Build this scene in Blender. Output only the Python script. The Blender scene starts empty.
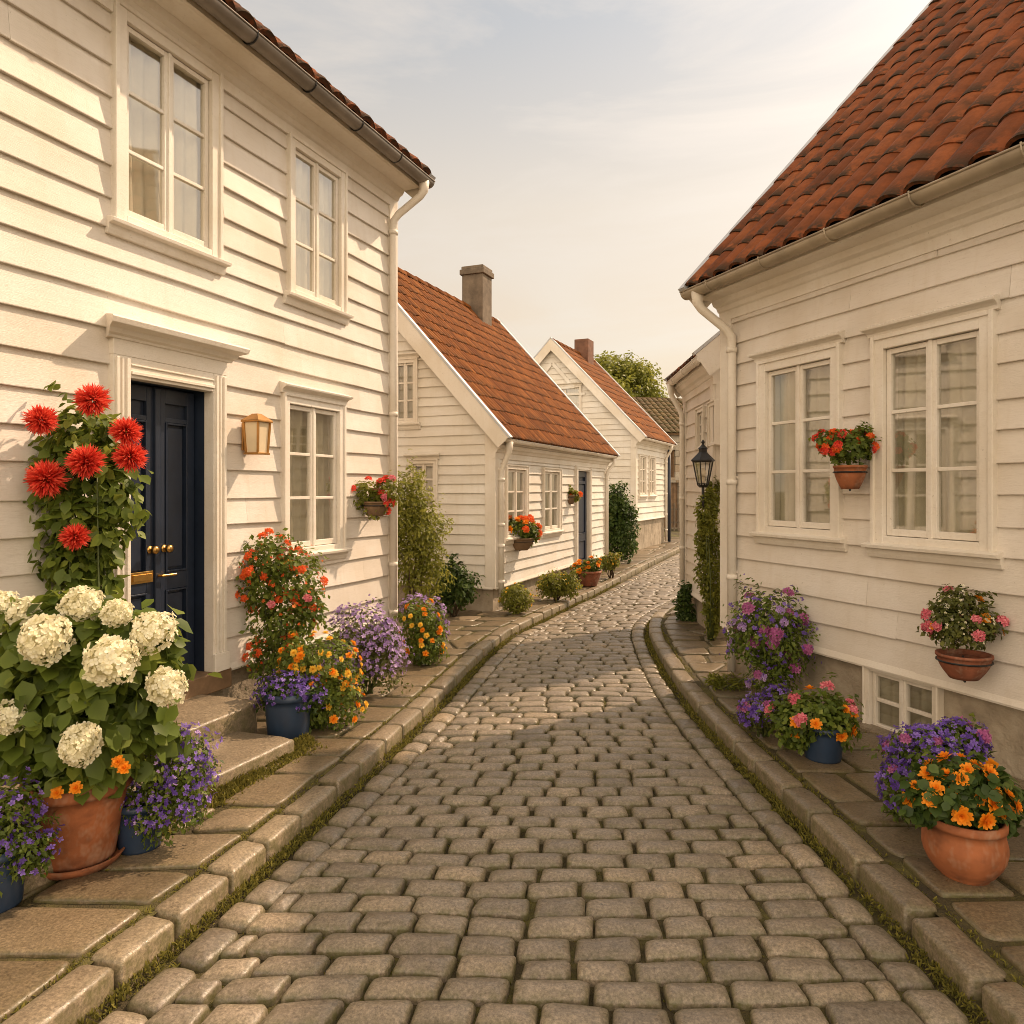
import bpy, math, random
import numpy as np
from mathutils import Vector
random.seed(7); RNG = np.random.default_rng(7)
SC = bpy.context.scene; COL = SC.collection
R = math.radians
F, HX, HY, EYE = 750.0, 512.0, 490.0, 1.6        # focal length in pixels, horizon, eye height

def at(x, y, Y):                                   # pixel + depth -> point in the place
    return Vector(((x-HX)/F*Y, Y, EYE-(y-HY)/F*Y))

def lerp(a, b, t): return a+(b-a)*t
def interp(tab, q): return float(np.interp(q, [t[0] for t in tab], [t[1] for t in tab]))

# ------------------------------------------------------------------ materials
def newmat(name):
    m = bpy.data.materials.new(name); m.use_nodes = True
    nt = m.node_tree; nt.nodes.clear()
    out = nt.nodes.new('ShaderNodeOutputMaterial')
    return m, nt, out
def N(nt, t, **kw):
    n = nt.nodes.new(t)
    for k, v in kw.items(): setattr(n, k, v)
    return n
def ramp(nt, fac, stops, interp='LINEAR'):
    r = N(nt, 'ShaderNodeValToRGB'); r.color_ramp.interpolation = interp
    e = r.color_ramp.elements
    while len(e) < len(stops): e.new(0.5)
    for i, (p, c) in enumerate(stops):
        e[i].position = p; e[i].color = (c[0], c[1], c[2], 1) if not isinstance(c, (int, float)) else (c, c, c, 1)
    nt.links.new(fac, r.inputs[0]); return r.outputs[0]
def noise(nt, scale, detail=4, rough=.55, stretch=None, coord='Object'):
    tc = N(nt, 'ShaderNodeTexCoord'); src = tc.outputs[coord]
    if stretch:
        mp = N(nt, 'ShaderNodeMapping'); mp.inputs['Scale'].default_value = stretch
        nt.links.new(src, mp.inputs[0]); src = mp.outputs[0]
    n = N(nt, 'ShaderNodeTexNoise'); n.inputs['Scale'].default_value = scale
    n.inputs['Detail'].default_value = min(detail, 3); n.inputs['Roughness'].default_value = rough
    nt.links.new(src, n.inputs['Vector']); return n.outputs[0]
def mixc(nt, fac, a, b, mode='MIX'):
    m = N(nt, 'ShaderNodeMix', data_type='RGBA', blend_type=mode)
    if isinstance(fac, float): m.inputs[0].default_value = fac
    else: nt.links.new(fac, m.inputs[0])
    for s, i in ((a, 6), (b, 7)):
        if isinstance(s, tuple): m.inputs[i].default_value = (*s, 1)
        else: nt.links.new(s, m.inputs[i])
    return m.outputs[2]
def attr(nt, name):
    a = N(nt, 'ShaderNodeAttribute'); a.attribute_name = name; return a.outputs['Fac']
def bump(nt, h, strength=.3, dist=.01, prev=None):
    b = N(nt, 'ShaderNodeBump'); b.inputs['Strength'].default_value = strength; b.inputs['Distance'].default_value = dist
    nt.links.new(h, b.inputs['Height'])
    if prev: nt.links.new(prev, b.inputs['Normal'])
    return b.outputs[0]
def finish(nt, out, color, rough=.6, normal=None, metallic=0, spec=None):
    p = N(nt, 'ShaderNodeBsdfPrincipled')
    if isinstance(color, tuple): p.inputs['Base Color'].default_value = (*color, 1)
    else: nt.links.new(color, p.inputs['Base Color'])
    if isinstance(rough, (int, float)): p.inputs['Roughness'].default_value = rough
    else: nt.links.new(rough, p.inputs['Roughness'])
    p.inputs['Metallic'].default_value = metallic
    if spec is not None: p.inputs['Specular IOR Level'].default_value = spec
    if normal: nt.links.new(normal, p.inputs['Normal'])
    nt.links.new(p.outputs[0], out.inputs[0]); return p

def m_paint(name, c, var=.1, stretch=(1.2, 6, 14)):
    m, nt, out = newmat(name)
    n1 = noise(nt, 1.6, 5); n2 = noise(nt, 9, 6, .7, stretch)
    dirt = tuple(x*y for x, y in zip(c, (.80, .74, .64)))
    a = mixc(nt, ramp(nt, n1, [(.35, 0.), (.7, .75)]), c, dirt)
    b = mixc(nt, ramp(nt, n2, [(.52, 0.), (.74, .3)]), a, tuple(x*(1-var*2.4) for x in dirt))
    n4 = noise(nt, 5, 3, .6, (3, 3, .35)); b = mixc(nt, ramp(nt, n4, [(.54, 0.), (.78, .4)]), b, dirt)
    n3 = noise(nt, 40, 4, .7, (1, 1, 1)); chips = ramp(nt, n3, [(.69, 0.), (.73, .5)])
    b = mixc(nt, chips, b, (.33, .28, .21))
    b = mixc(nt, ramp(nt, attr(nt, 'tint'), [(0, 0.), (1, .22)]), b, (.44, .39, .32))
    finish(nt, out, b, .52, bump(nt, noise(nt, 16, 7, .65, (2, 8, 26)), .35, .006))
    return m
def m_plain(name, c, rough=.5, metallic=0, sc=12, var=.25, bs=.2, lime=0.):
    m, nt, out = newmat(name)
    n1 = noise(nt, sc, 5, .6)
    col = mixc(nt, ramp(nt, n1, [(.3, 0.), (.7, 1.)]), c, tuple(x*(1-var) for x in c))
    if lime:
        col = mixc(nt, ramp(nt, noise(nt, 11, 3, .8, (1, 1, .6)), [(.52, 0.), (.72, lime)]), col, (.45, .36, .26))
        col = mixc(nt, ramp(nt, noise(nt, 5, 3, .8, (1, 1, 1.6)), [(.5, 0.), (.66, .7)]), col, tuple(x*.35 for x in c))
    finish(nt, out, col, rough, bump(nt, noise(nt, sc*6, 4), bs, .003), metallic); return m
def m_stone(name, dark, light, moss=.35, warm=(.28, .2, .12)):
    m, nt, out = newmat(name)
    t = attr(nt, 'tint'); base = ramp(nt, t, [(0, dark), (.55, light), (1, warm)])
    sp = noise(nt, 85, 3, .8); spk = ramp(nt, sp, [(.28, .45), (.5, .95), (.72, 1.55)])
    c = mixc(nt, 1.0, base, spk, 'MULTIPLY')
    big = noise(nt, 5, 6, .7); c = mixc(nt, ramp(nt, big, [(.45, 0.), (.8, .45)]), c, tuple(x*.55 for x in dark))
    e = attr(nt, 'edge'); en = N(nt, 'ShaderNodeMath', operation='MULTIPLY'); nt.links.new(e, en.inputs[0])
    nt.links.new(ramp(nt, noise(nt, 22, 5, .7), [(.35, 0.), (.62, 1.)]), en.inputs[1])
    em = N(nt, 'ShaderNodeMath', operation='MULTIPLY'); nt.links.new(en.outputs[0], em.inputs[0]); em.inputs[1].default_value = moss
    c = mixc(nt, em.outputs[0], c, (.085, .085, .022))
    rg = ramp(nt, noise(nt, 30, 4, .7), [(.3, .26), (.7, .52)])
    b1 = bump(nt, noise(nt, 14, 5, .6), .5, .012)
    finish(nt, out, c, rg, bump(nt, noise(nt, 90, 5, .8), .45, .003, b1)); return m
def m_leaf(name, dark, mid, light, trans=.3, rough=.5):
    m, nt, out = newmat(name)
    c = ramp(nt, attr(nt, 'tint'), [(0, dark), (.5, mid), (1, light)])
    p = N(nt, 'ShaderNodeBsdfPrincipled'); nt.links.new(c, p.inputs['Base Color']); p.inputs['Roughness'].default_value = rough
    p.inputs['Specular IOR Level'].default_value = .35
    tr = N(nt, 'ShaderNodeBsdfTranslucent'); nt.links.new(mixc(nt, .5, c, light), tr.inputs[0])
    mx = N(nt, 'ShaderNodeMixShader'); mx.inputs[0].default_value = trans
    nt.links.new(p.outputs[0], mx.inputs[1]); nt.links.new(tr.outputs[0], mx.inputs[2])
    nt.links.new(mx.outputs[0], out.inputs[0]); return m
def m_glass():
    m, nt, out = newmat('window_glass')
    bn = bump(nt, noise(nt, 2.2, 1, .4), .05, .02)
    fr = N(nt, 'ShaderNodeLayerWeight'); fr.inputs[0].default_value = .5
    pw = N(nt, 'ShaderNodeMath', operation='POWER'); nt.links.new(fr.outputs['Facing'], pw.inputs[0]); pw.inputs[1].default_value = 3.2
    ma = N(nt, 'ShaderNodeMath', operation='MULTIPLY_ADD'); ma.use_clamp = True
    nt.links.new(pw.outputs[0], ma.inputs[0]); ma.inputs[1].default_value = .85; ma.inputs[2].default_value = .24
    g = N(nt, 'ShaderNodeBsdfGlossy'); g.inputs['Roughness'].default_value = .03; nt.links.new(bn, g.inputs['Normal'])
    t = N(nt, 'ShaderNodeBsdfTransparent'); t.inputs[0].default_value = (.94, .94, .9, 1)
    mx = N(nt, 'ShaderNodeMixShader'); nt.links.new(ma.outputs[0], mx.inputs[0])
    nt.links.new(t.outputs[0], mx.inputs[1]); nt.links.new(g.outputs[0], mx.inputs[2]); nt.links.new(mx.outputs[0], out.inputs[0])
    return m
def m_tiles(name, a, b, c, stain_shade=(.04, .028, .02), amt=.8):
    m, nt, out = newmat(name)
    col = ramp(nt, attr(nt, 'tint'), [(0, a), (.5, b), (1, c)])
    n = noise(nt, 7, 6, .7)
    col = mixc(nt, ramp(nt, n, [(.42, 0.), (.75, .6)]), col, tuple(x*.45 for x in a))
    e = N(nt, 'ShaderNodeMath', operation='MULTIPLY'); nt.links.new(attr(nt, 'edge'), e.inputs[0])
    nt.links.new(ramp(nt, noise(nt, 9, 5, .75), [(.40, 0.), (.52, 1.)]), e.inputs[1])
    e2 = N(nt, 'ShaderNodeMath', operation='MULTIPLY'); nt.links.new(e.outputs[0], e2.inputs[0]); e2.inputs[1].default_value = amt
    col = mixc(nt, e2.outputs[0], col, stain_shade)
    col = mixc(nt, ramp(nt, noise(nt, 3.1, 6, .8), [(.6, 0.), (.72, amt*.6)]), col, stain_shade)
    finish(nt, out, col, .85, bump(nt, noise(nt, 60, 5, .7), .5, .006), 0, .2); return m
def m_plaster():
    m, nt, out = newmat('rough_plaster')
    c = ramp(nt, noise(nt, 3.5, 7, .72), [(.25, (.2, .165, .12)), (.5, (.36, .30, .22)), (.75, (.45, .39, .30))])
    c = mixc(nt, ramp(nt, noise(nt, 1.7, 6, .8, (1, 1, .5)), [(.5, 0.), (.72, .7)]), c, (.15, .125, .085))
    finish(nt, out, c, .88, bump(nt, noise(nt, 18, 8, .7), .7, .02)); return m
def m_ground():
    m, nt, out = newmat('mossy_soil')
    c = ramp(nt, noise(nt, 3.2, 7, .7, coord='Object'), [(.3, (.045, .032, .014)), (.48, (.075, .058, .018)), (.6, (.115, .10, .022)), (.8, (.18, .16, .034))])
    c = mixc(nt, ramp(nt, noise(nt, 60, 4, .8), [(.35, .0), (.7, .55)]), c, (.035, .03, .014))
    finish(nt, out, c, .95, bump(nt, noise(nt, 45, 6, .8), 1.0, .02)); return m

MAT = {}
MAT['white'] = m_paint('white_clapboard_paint', (.77, .725, .665))
MAT['trim'] = m_paint('white_trim_paint', (.84, .80, .73), .06, (3, 3, 5))
MAT['cool'] = m_paint('chalk_white_paint', (.80, .78, .73))
MAT['plaster'] = m_plaster()
MAT['navy'] = m_plain('navy_door_paint', (.016, .026, .05), .38, 0, 6, .3, .1)
MAT['brass'] = m_plain('aged_brass', (.62, .38, .12), .32, 1, 20)
MAT['zinc'] = m_plain('zinc_gutter', (.25, .22, .185), .48, .35, 5, .35)
MAT['zincl'] = m_plain('pale_zinc_gutter', (.44, .37, .27), .5, .2, 5, .3)
MAT['flash'] = m_plain('pale_verge_metal', (.55, .57, .60), .5, .2, 4, .2)
MAT['copper'] = m_plain('copper_lantern_metal', (.50, .26, .08), .38, .7, 9)
MAT['lampglass'] = m_plain('milky_lamp_glass', (.75, .62, .42), .25, 0, 5, .15)
MAT['black'] = m_plain('black_iron', (.02, .02, .02), .45, .3, 10)
MAT['clay'] = m_plain('terracotta', (.38, .125, .045), .78, 0, 7, .45, .6, .35)
MAT['clayb'] = m_plain('dusty_terracotta', (.30, .10, .05), .85, 0, 9, .45, .5, .4)
MAT['blue'] = m_plain('blue_glazed_pot', (.025, .05, .10), .4, 0, 6, .4, .1)
MAT['soil'] = m_plain('potting_soil', (.03, .02, .012), .95, 0, 30, .5, 1)
MAT['wood'] = m_plain('weathered_oak', (.24, .15, .08), .75, 0, 8, .45, .6)
MAT['curtain'] = m_plain('linen_curtain', (.50, .46, .34), .9, 0, 6, .2, .3)
MAT['net'] = m_plain('pale_net_curtain', (.80, .74, .60), .9, 0, 6, .15, .3)
MAT['room'] = m_plain('room_shade', (.05, .045, .035), .9, 0, 3, .2, .1)
MAT['chim'] = m_plain('sooty_chimney_render', (.20, .155, .11), .9, 0, 6, .5, .8)
MAT['brick'] = m_plain('chimney_brick', (.22, .11, .07), .9, 0, 8, .45, .8)
MAT['glass'] = m_glass()
MAT['tile_r'] = m_tiles('old_red_pantiles', (.13, .038, .013), (.22, .064, .02), (.31, .10, .035), (.035, .025, .014), .95)
MAT['tile_o'] = m_tiles('orange_pantiles', (.13, .040, .007), (.205, .066, .012), (.29, .105, .022), (.07, .035, .014), .7)
MAT['tile_b'] = m_tiles('brown_mossy_tiles', (.075, .048, .025), (.12, .078, .036), (.18, .12, .05), (.06, .055, .02), 1.)
MAT['cobble'] = m_stone('granite_setts', (.15, .124, .095), (.262, .215, .16), .85, (.34, .26, .17))
MAT['flag'] = m_stone('worn_flagstones', (.11, .082, .05), (.185, .14, .085), .85, (.27, .21, .14))
MAT['kerb'] = m_stone('kerb_granite', (.145, .115, .08), (.24, .19, .13), .7, (.30, .24, .16))
MAT['oldwall'] = m_stone('crumbling_wall', (.30, .26, .20), (.42, .37, .29), .3)
MAT['ground'] = m_ground()
MAT['moss'] = m_leaf('moss_blades', (.07, .065, .012), (.15, .14, .022), (.26, .22, .045), .25, .9)
MAT['bark'] = m_plain('brown_bark', (.10, .065, .035), .9, 0, 14, .5, 1)
MAT['stem'] = m_plain('green_stem', (.09, .12, .03), .6, 0, 14, .4, .3)
G = {'deep': m_leaf('deep_green_leaves', (.022, .045, .009), (.055, .098, .016), (.13, .18, .035)),
     'mid': m_leaf('mid_green_leaves', (.048, .078, .012), (.13, .185, .027), (.29, .33, .055), .38),
     'lime': m_leaf('yellow_green_leaves', (.08, .095, .012), (.20, .22, .03), (.38, .37, .07), .45),
     'olive': m_leaf('olive_leaves', (.045, .055, .012), (.11, .125, .025), (.21, .21, .05), .3)}
FL = {'cream': m_leaf('cream_petals', (.62, .58, .34), (.84, .79, .56), (.9, .88, .72), .3, .7),
      'red': m_leaf('red_petals', (.48, .018, .012), (.76, .05, .03), (.88, .17, .09), .25, .6),
      'vermilion': m_leaf('vermilion_petals', (.62, .05, .012), (.85, .13, .025), (.9, .28, .06), .3, .6),
      'pink': m_leaf('pink_petals', (.45, .06, .12), (.72, .16, .22), (.85, .42, .42), .3, .6),
      'orange': m_leaf('orange_petals', (.72, .17, .01), (.88, .29, .012), (.93, .42, .03), .3, .6),
      'yellow': m_leaf('golden_petals', (.65, .30, .02), (.85, .50, .04), (.9, .66, .12), .3, .6),
      'violet': m_leaf('violet_petals', (.09, .04, .27), (.19, .10, .48), (.34, .23, .64), .3, .6),
      'lilac': m_leaf('lilac_petals', (.26, .14, .42), (.46, .30, .62), (.66, .50, .78), .3, .6),
      'magenta': m_leaf('magenta_petals', (.22, .04, .16), (.42, .10, .30), (.62, .28, .46), .3, .6)}

# ------------------------------------------------------------------ mesh helpers
def tag(o, label=None, cat=None, group=None, kind=None):
    if label: o['label'] = label
    if cat: o['category'] = cat
    if group: o['group'] = group
    if kind: o['kind'] = kind
    return o
def empty(name, loc, rz=0, label=None, cat=None, group=None):
    o = bpy.data.objects.new(name, None); COL.objects.link(o)
    o.location = loc; o.rotation_euler = (0, 0, rz); o.empty_display_size = .2
    return tag(o, label, cat, group)
def link(name, me, parent=None, loc=None):
    o = bpy.data.objects.new(name, me); COL.objects.link(o)
    if parent: o.parent = parent
    if loc is not None: o.location = loc
    return o

class MB:
    def __init__(s): s.v = []; s.f = []; s.t = []; s.e = []
    def add(s, vs, fs, tint=.5, edge=0.):
        b = len(s.v); s.v.extend(tuple(p) for p in vs); s.f.extend(tuple(i+b for i in f) for f in fs)
        s.t.extend([tint]*len(vs) if isinstance(tint, (int, float)) else tint)
        s.e.extend([edge]*len(vs) if isinstance(edge, (int, float)) else edge)
    def hexa(s, p, tint=.5):   # 8 points: bottom 4, top 4
        s.add(p, [(3, 2, 1, 0), (4, 5, 6, 7), (0, 1, 5, 4), (1, 2, 6, 5), (2, 3, 7, 6), (3, 0, 4, 7)], tint)
    def box(s, x0, x1, y0, y1, z0, z1, tint=.5):
        s.hexa([(x0,y0,z0),(x1,y0,z0),(x1,y1,z0),(x0,y1,z0),(x0,y0,z1),(x1,y0,z1),(x1,y1,z1),(x0,y1,z1)], tint)
    def fbox(s, fc, u0, u1, z0, z1, a0, a1, tint=.5):   # box on a wall face, a = how far it stands out
        s.hexa([fc.pt(u0,z0,a1),fc.pt(u1,z0,a1),fc.pt(u1,z0,a0),fc.pt(u0,z0,a0),fc.pt(u0,z1,a1),fc.pt(u1,z1,a1),fc.pt(u1,z1,a0),fc.pt(u0,z1,a0)], tint)
    def fprism(s, fc, u0, u1, prof, taper=0.):           # profile of (out, z) swept along the face
        n = len(prof); vs = []
        for u, sg in ((u0, -1), (u1, 1)):
            for (a, z) in prof: vs.append(fc.pt(u+sg*taper*a, z, a))
        fs = [(i, (i+1) % n, n+(i+1) % n, n+i) for i in range(n)]
        fs += [tuple(range(n-1, -1, -1)), tuple(range(n, 2*n))]
        s.add(vs, fs)
    def tube(s, path, r, n=8, cap=True, tint=.5):
        path = [Vector(p) for p in path]; vs = []; fs = []
        rs = r if isinstance(r, (list, tuple)) else [r]*len(path)
        up = Vector((0, 0, 1)); prev = None
        for i, p in enumerate(path):
            d = (path[min(i+1, len(path)-1)]-path[max(i-1, 0)]).normalized()
            a = d.cross(up if abs(d.z) < .95 else Vector((1, 0, 0))).normalized() if prev is None else (prev-d*prev.dot(d)).normalized()
            prev = a; b = d.cross(a)
            for k in range(n):
                t = 2*math.pi*k/n; vs.append(p+(a*math.cos(t)+b*math.sin(t))*rs[i])
        for i in range(len(path)-1):
            for k in range(n):
                k2 = (k+1) % n; fs.append((i*n+k, i*n+k2, (i+1)*n+k2, (i+1)*n+k))
        if cap: fs.append(tuple(range(n-1, -1, -1))); fs.append(tuple((len(path)-1)*n+k for k in range(n)))
        s.add(vs, fs, tint)
    def lathe(s, prof, c=(0, 0, 0), n=28, wob=0., sq=1.):
        vs = []; fs = []; ph = random.random()*6
        for (r, z) in prof:
            for k in range(n):
                t = 2*math.pi*k/n; rr = r*(1+wob*math.sin(2*t+ph)+wob*.6*math.sin(3*t+z*9+ph))
                vs.append((c[0]+rr*math.cos(t), c[1]+rr*math.sin(t)*sq, c[2]+z))
        for i in range(len(prof)-1):
            for k in range(n):
                k2 = (k+1) % n; fs.append((i*n+k, i*n+k2, (i+1)*n+k2, (i+1)*n+k))
        s.add(vs, fs)
    def build(s, name, mat, parent=None, off=None, smooth=False, bevel=0):
        me = bpy.data.meshes.new(name)
        v = s.v if off is None else [(p[0]-off[0], p[1]-off[1], p[2]-off[2]) for p in s.v]
        me.from_pydata([tuple(p) for p in v], [], s.f)
        for nm, dat in (('tint', s.t), ('edge', s.e)):
            me.attributes.new(nm, 'FLOAT', 'POINT').data.foreach_set('value', np.array(dat, dtype=np.float32))
        me.materials.append(MAT[mat] if isinstance(mat, str) else mat)
        if smooth: me.polygons.foreach_set('use_smooth', [True]*len(me.polygons))
        me.update()
        o = link(name, me, parent)
        if off is not None and parent is None: o.location = off
        if bevel:
            b = o.modifiers.new('bevel', 'BEVEL'); b.width = bevel; b.segments = 2; b.limit_method = 'ANGLE'; b.angle_limit = R(40)
            b.use_clamp_overlap = True
        return o

def np_mesh(name, V, FC, tint, mat, smooth=False):       # V (n,3); FC list of face arrays (m,k)
    me = bpy.data.meshes.new(name)
    me.vertices.add(len(V)); me.vertices.foreach_set('co', np.ascontiguousarray(V, dtype=np.float32).ravel())
    loops = np.concatenate([f.ravel() for f in FC]); sizes = np.concatenate([np.full(len(f), f.shape[1]) for f in FC])
    me.loops.add(len(loops)); me.loops.foreach_set('vertex_index', loops.astype(np.int32))
    me.polygons.add(len(sizes)); st = np.concatenate([[0], np.cumsum(sizes)[:-1]])
    me.polygons.foreach_set('loop_start', st.astype(np.int32))
    me.update(calc_edges=True)
    me.attributes.new('tint', 'FLOAT', 'POINT').data.foreach_set('value', tint.astype(np.float32))
    me.materials.append(mat)
    if smooth: me.polygons.foreach_set('use_smooth', [True]*len(me.polygons))
    me.validate(); return me

def unit(a): return a/np.maximum(np.linalg.norm(a, axis=-1, keepdims=True), 1e-9)
def scatter(tmpl, P, Zd, Yd, S, tint):                    # template (verts, tris) at every point: Z normal, Y length
    tv, tf, tt = tmpl; n = len(P); k = len(tv)
    Z = unit(Zd); Y = unit(Yd-(Yd*Z).sum(1, keepdims=True)*Z); X = np.cross(Y, Z)
    V = P[:, None, :]+S[:, None, None]*(tv[None, :, 0:1]*X[:, None, :]+tv[None, :, 1:2]*Y[:, None, :]+tv[None, :, 2:3]*Z[:, None, :])
    T = np.clip(tint[:, None]+tt[None, :], 0, 1)
    Fc = tf[None, :, :]+(np.arange(n)*k)[:, None, None]
    return V.reshape(-1, 3), Fc.reshape(-1, tf.shape[1]), T.ravel()
def leaf_t(w=.5, fold=.12, curl=.12):
    v = [(0, 0, 0), (-w*.42, .3, fold*.6), (0, .3, 0), (w*.42, .3, fold*.6), (-w*.45, .62, fold*.7-curl*.4), (0, .62, -curl*.3), (w*.45, .62, fold*.7-curl*.4), (0, 1, -curl)]
    f = [(0, 2, 1), (0, 3, 2), (1, 2, 5), (1, 5, 4), (2, 3, 6), (2, 6, 5), (4, 5, 7), (5, 6, 7)]
    return np.array(v), np.array(f), np.array([-.05, 0, -.1, 0, 0, -.06, 0, .05])
def small_leaf(w=.45):
    v = [(0, 0, 0), (-w*.5, .5, .08), (0, .5, -.02), (w*.5, .5, .08), (0, 1, -.08)]
    return np.array(v), np.array([(0, 2, 1), (0, 3, 2), (1, 2, 4), (2, 3, 4)]), np.array([-.05, 0, -.06, 0, .05])
def petals(rings, jit=.12, seed=1):                       # rings of (count, length, width, tilt above plane, z0)
    rg = random.Random(seed); v = []; f = []; t = []
    for (n, L, w, tilt, z0) in rings:
        ph = rg.random()*6
        for i in range(n):
            a = ph+2*math.pi*i/n+rg.uniform(-jit, jit); ti = tilt+rg.uniform(-jit, jit); l = L*rg.uniform(.85, 1.1)
            dx, dy = math.cos(a), math.sin(a); px, py = -dy, dx; b = len(v)
            def q(s, c, r): return (dx*r*l*math.cos(ti)+px*c*w, dy*r*l*math.cos(ti)+py*c*w, z0+r*l*math.sin(ti)+s)
            v += [(0, 0, z0), q(.02*l, -.5, .6), q(-.04*l, 0, .62), q(.02*l, .5, .6), q(0, -.25, 1), q(0, .25, 1)]
            f += [(b, b+2, b+1), (b, b+3, b+2), (b+1, b+2, b+4), (b+2, b+5, b+4), (b+2, b+3, b+5)]
            t += [-.35, 0, -.1, 0, .12, .12]
    return np.array(v), np.array(f), np.array(t)
FIVE = petals([(5, .5, .34, .25, 0)], seed=2); FOUR = petals([(4, .5, .46, .35, 0)], .12, 3)
MARI = petals([(11, .5, .26, .12, 0), (9, .42, .24, .55, .03), (7, .3, .2, 1.0, .07), (4, .18, .14, 1.3, .09)], seed=4)

def fib(n, zmin=-1.):
    i = np.arange(n)+.5; z = 1-(1-zmin)*i/n; r = np.sqrt(np.maximum(0, 1-z*z)); a = i*2.39996
    return np.stack([r*np.cos(a), r*np.sin(a), z], 1)
def hydrangea_mesh():                                     # ball of florets, radius 1
    d = fib(190, -.75); d = unit(d+RNG.normal(0, .06, d.shape))
    ph = RNG.uniform(0, 6, 3); sq = RNG.uniform(.8, 1.1, 3)
    bumpy = 1+.13*np.sin(d[:, 0]*4+ph[0])*np.cos(d[:, 1]*5+ph[1])+.09*np.sin(d[:, 0]*5+1)*np.sin(d[:, 1]*6)+.07*np.sin(d[:, 2]*8)+RNG.normal(0, .045, len(d))
    P = d*bumpy[:, None]*.92*sq*np.array([1, 1, .9])
    V, Fc, T = scatter(FOUR, P, d+RNG.normal(0, .38, d.shape), RNG.normal(0, 1, d.shape), RNG.uniform(.32, .46, len(d)), RNG.uniform(.35, 1, len(d)))
    core = MB(); core.lathe([(.01, -.6), (.55, -.45), (.78, 0), (.6, .45), (.01, .68)], n=12)
    cv = np.array(core.v); cf = np.array(core.f)+len(V)
    return np_mesh('flower_head', np.vstack([V, cv]), [Fc, cf], np.concatenate([T, np.full(len(cv), .1)]), FL['cream'])
def spiky_mesh(mat):
    d = fib(620, -.8); d = unit(d+RNG.normal(0, .12, d.shape))
    v = np.array([(-.03, .25, 0), (.03, .25, 0), (-.05, .72, .05), (.05, .72, .05), (0, 1.0, -.03)]); f = np.array([(0, 1, 3), (0, 3, 2), (2, 3, 4)])
    Yd = d; Z = np.cross(d, RNG.normal(0, 1, d.shape))
    V, Fc, T = scatter((v, f, np.array([-.5, -.5, -.1, -.1, .2])), np.zeros_like(d), Z, Yd+RNG.normal(0, .2, d.shape), RNG.uniform(.68, 1.08, len(d)), RNG.uniform(.3, .9, len(d)))
    return np_mesh('flower_head', V, [Fc], T, mat)
def bloom_mesh(tmpl, mat, n=1, spread=0.):                # single bloom, or a truss of several
    if n == 1: P = np.zeros((1, 3)); d = np.array([[0, 0, 1.]])
    else: d = fib(n, .0); P = d*spread*np.array([1, 1, .6]); d = unit(d+RNG.normal(0, .2, d.shape))
    V, Fc, T = scatter(tmpl, P, d, RNG.normal(0, 1, d.shape)+np.array([0, 0, .01]), RNG.uniform(.85, 1.1, len(d)), RNG.uniform(.35, .85, len(d)))
    return np_mesh('flower_head', V, [Fc], T, mat)
VAR = {'hydrangea': [hydrangea_mesh() for _ in range(4)], 'spiky_red': [spiky_mesh(FL['red']) for _ in range(3)]}
HEAD = {k: v[0] for k, v in VAR.items()}
for nm in ('orange', 'yellow', 'vermilion', 'pink', 'red'):
    HEAD['mari_'+nm] = bloom_mesh(MARI, FL[nm])
    HEAD['truss_'+nm] = bloom_mesh(FIVE, FL[nm], 14, .62)
for nm in ('lilac', 'magenta', 'violet'): HEAD['truss_'+nm] = bloom_mesh(FIVE, FL[nm], 12, .7)
def head(kind, parent, p, s, nrm=None):                  # p relative to the parent
    if kind[:4] == 'mari': s *= 1.8
    me = random.choice(VAR[kind]) if kind in VAR else HEAD[kind]
    o = link('flower_head', me, parent, p); o.scale = (s, s, s*random.uniform(.88, 1.05))
    nrm = Vector(nrm if nrm is not None else (0, 0, 1)).normalized()
    q = nrm.to_track_quat('Z', 'Y'); o.rotation_euler = q.to_euler(); return o

def blob_points(blobs, n, rlo=.5, rhi=1.05, seed=0, lump=.16):
    rg = np.random.default_rng(seed); C = np.array([b[0] for b in blobs]); A = np.array([b[1] for b in blobs])
    w = (A[:, 0]*A[:, 1]*A[:, 2])**(2/3); idx = rg.choice(len(blobs), n, p=w/w.sum())
    d = unit(rg.normal(0, 1, (n, 3)))
    r = rlo+(rhi-rlo)*rg.random(n)**.55
    ax = np.random.default_rng(int(abs(C[0][0]*C[0][1])*1e4) % 99991); K = 9*len(blobs); sa = unit(ax.normal(0, 1, (K, 3))*np.array([1, 1, .8])+np.array([0, 0, .35])); sl_ = ax.uniform(1.15, 1.55, K); sb = np.arange(K) % len(blobs)
    sp_ = rg.random(n) < .13; k_ = rg.integers(0, K, n); t_ = rg.random(n)
    idx = np.where(sp_, sb[k_], idx); d = np.where(sp_[:, None], unit(sa[k_]+rg.normal(0, .07, (n, 3))), d); r = np.where(sp_, .85+(sl_[k_]-.85)*t_, r)
    r *= 1+lump*np.sin(d[:, 0]*6+idx*2.1+seed)*np.sin(d[:, 1]*5+idx)+lump*.9*np.sin(d[:, 2]*8+idx*1.3+seed*.7)*np.cos(d[:, 0]*7)
    return C[idx]+d*A[idx]*r[:, None], d, idx, rg
def wblobs(px, Y, depth=.85):                             # pixel ellipses -> ellipsoids standing at depth Y
    out = []
    for b in px:
        cx, cy, rx, ry = b[:4]; y = Y+(b[4] if len(b) > 4 else 0)
        out.append((np.array(at(cx, cy, y)), np.array([rx/F*y, rx/F*y*depth, ry/F*y])))
    return out
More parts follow.
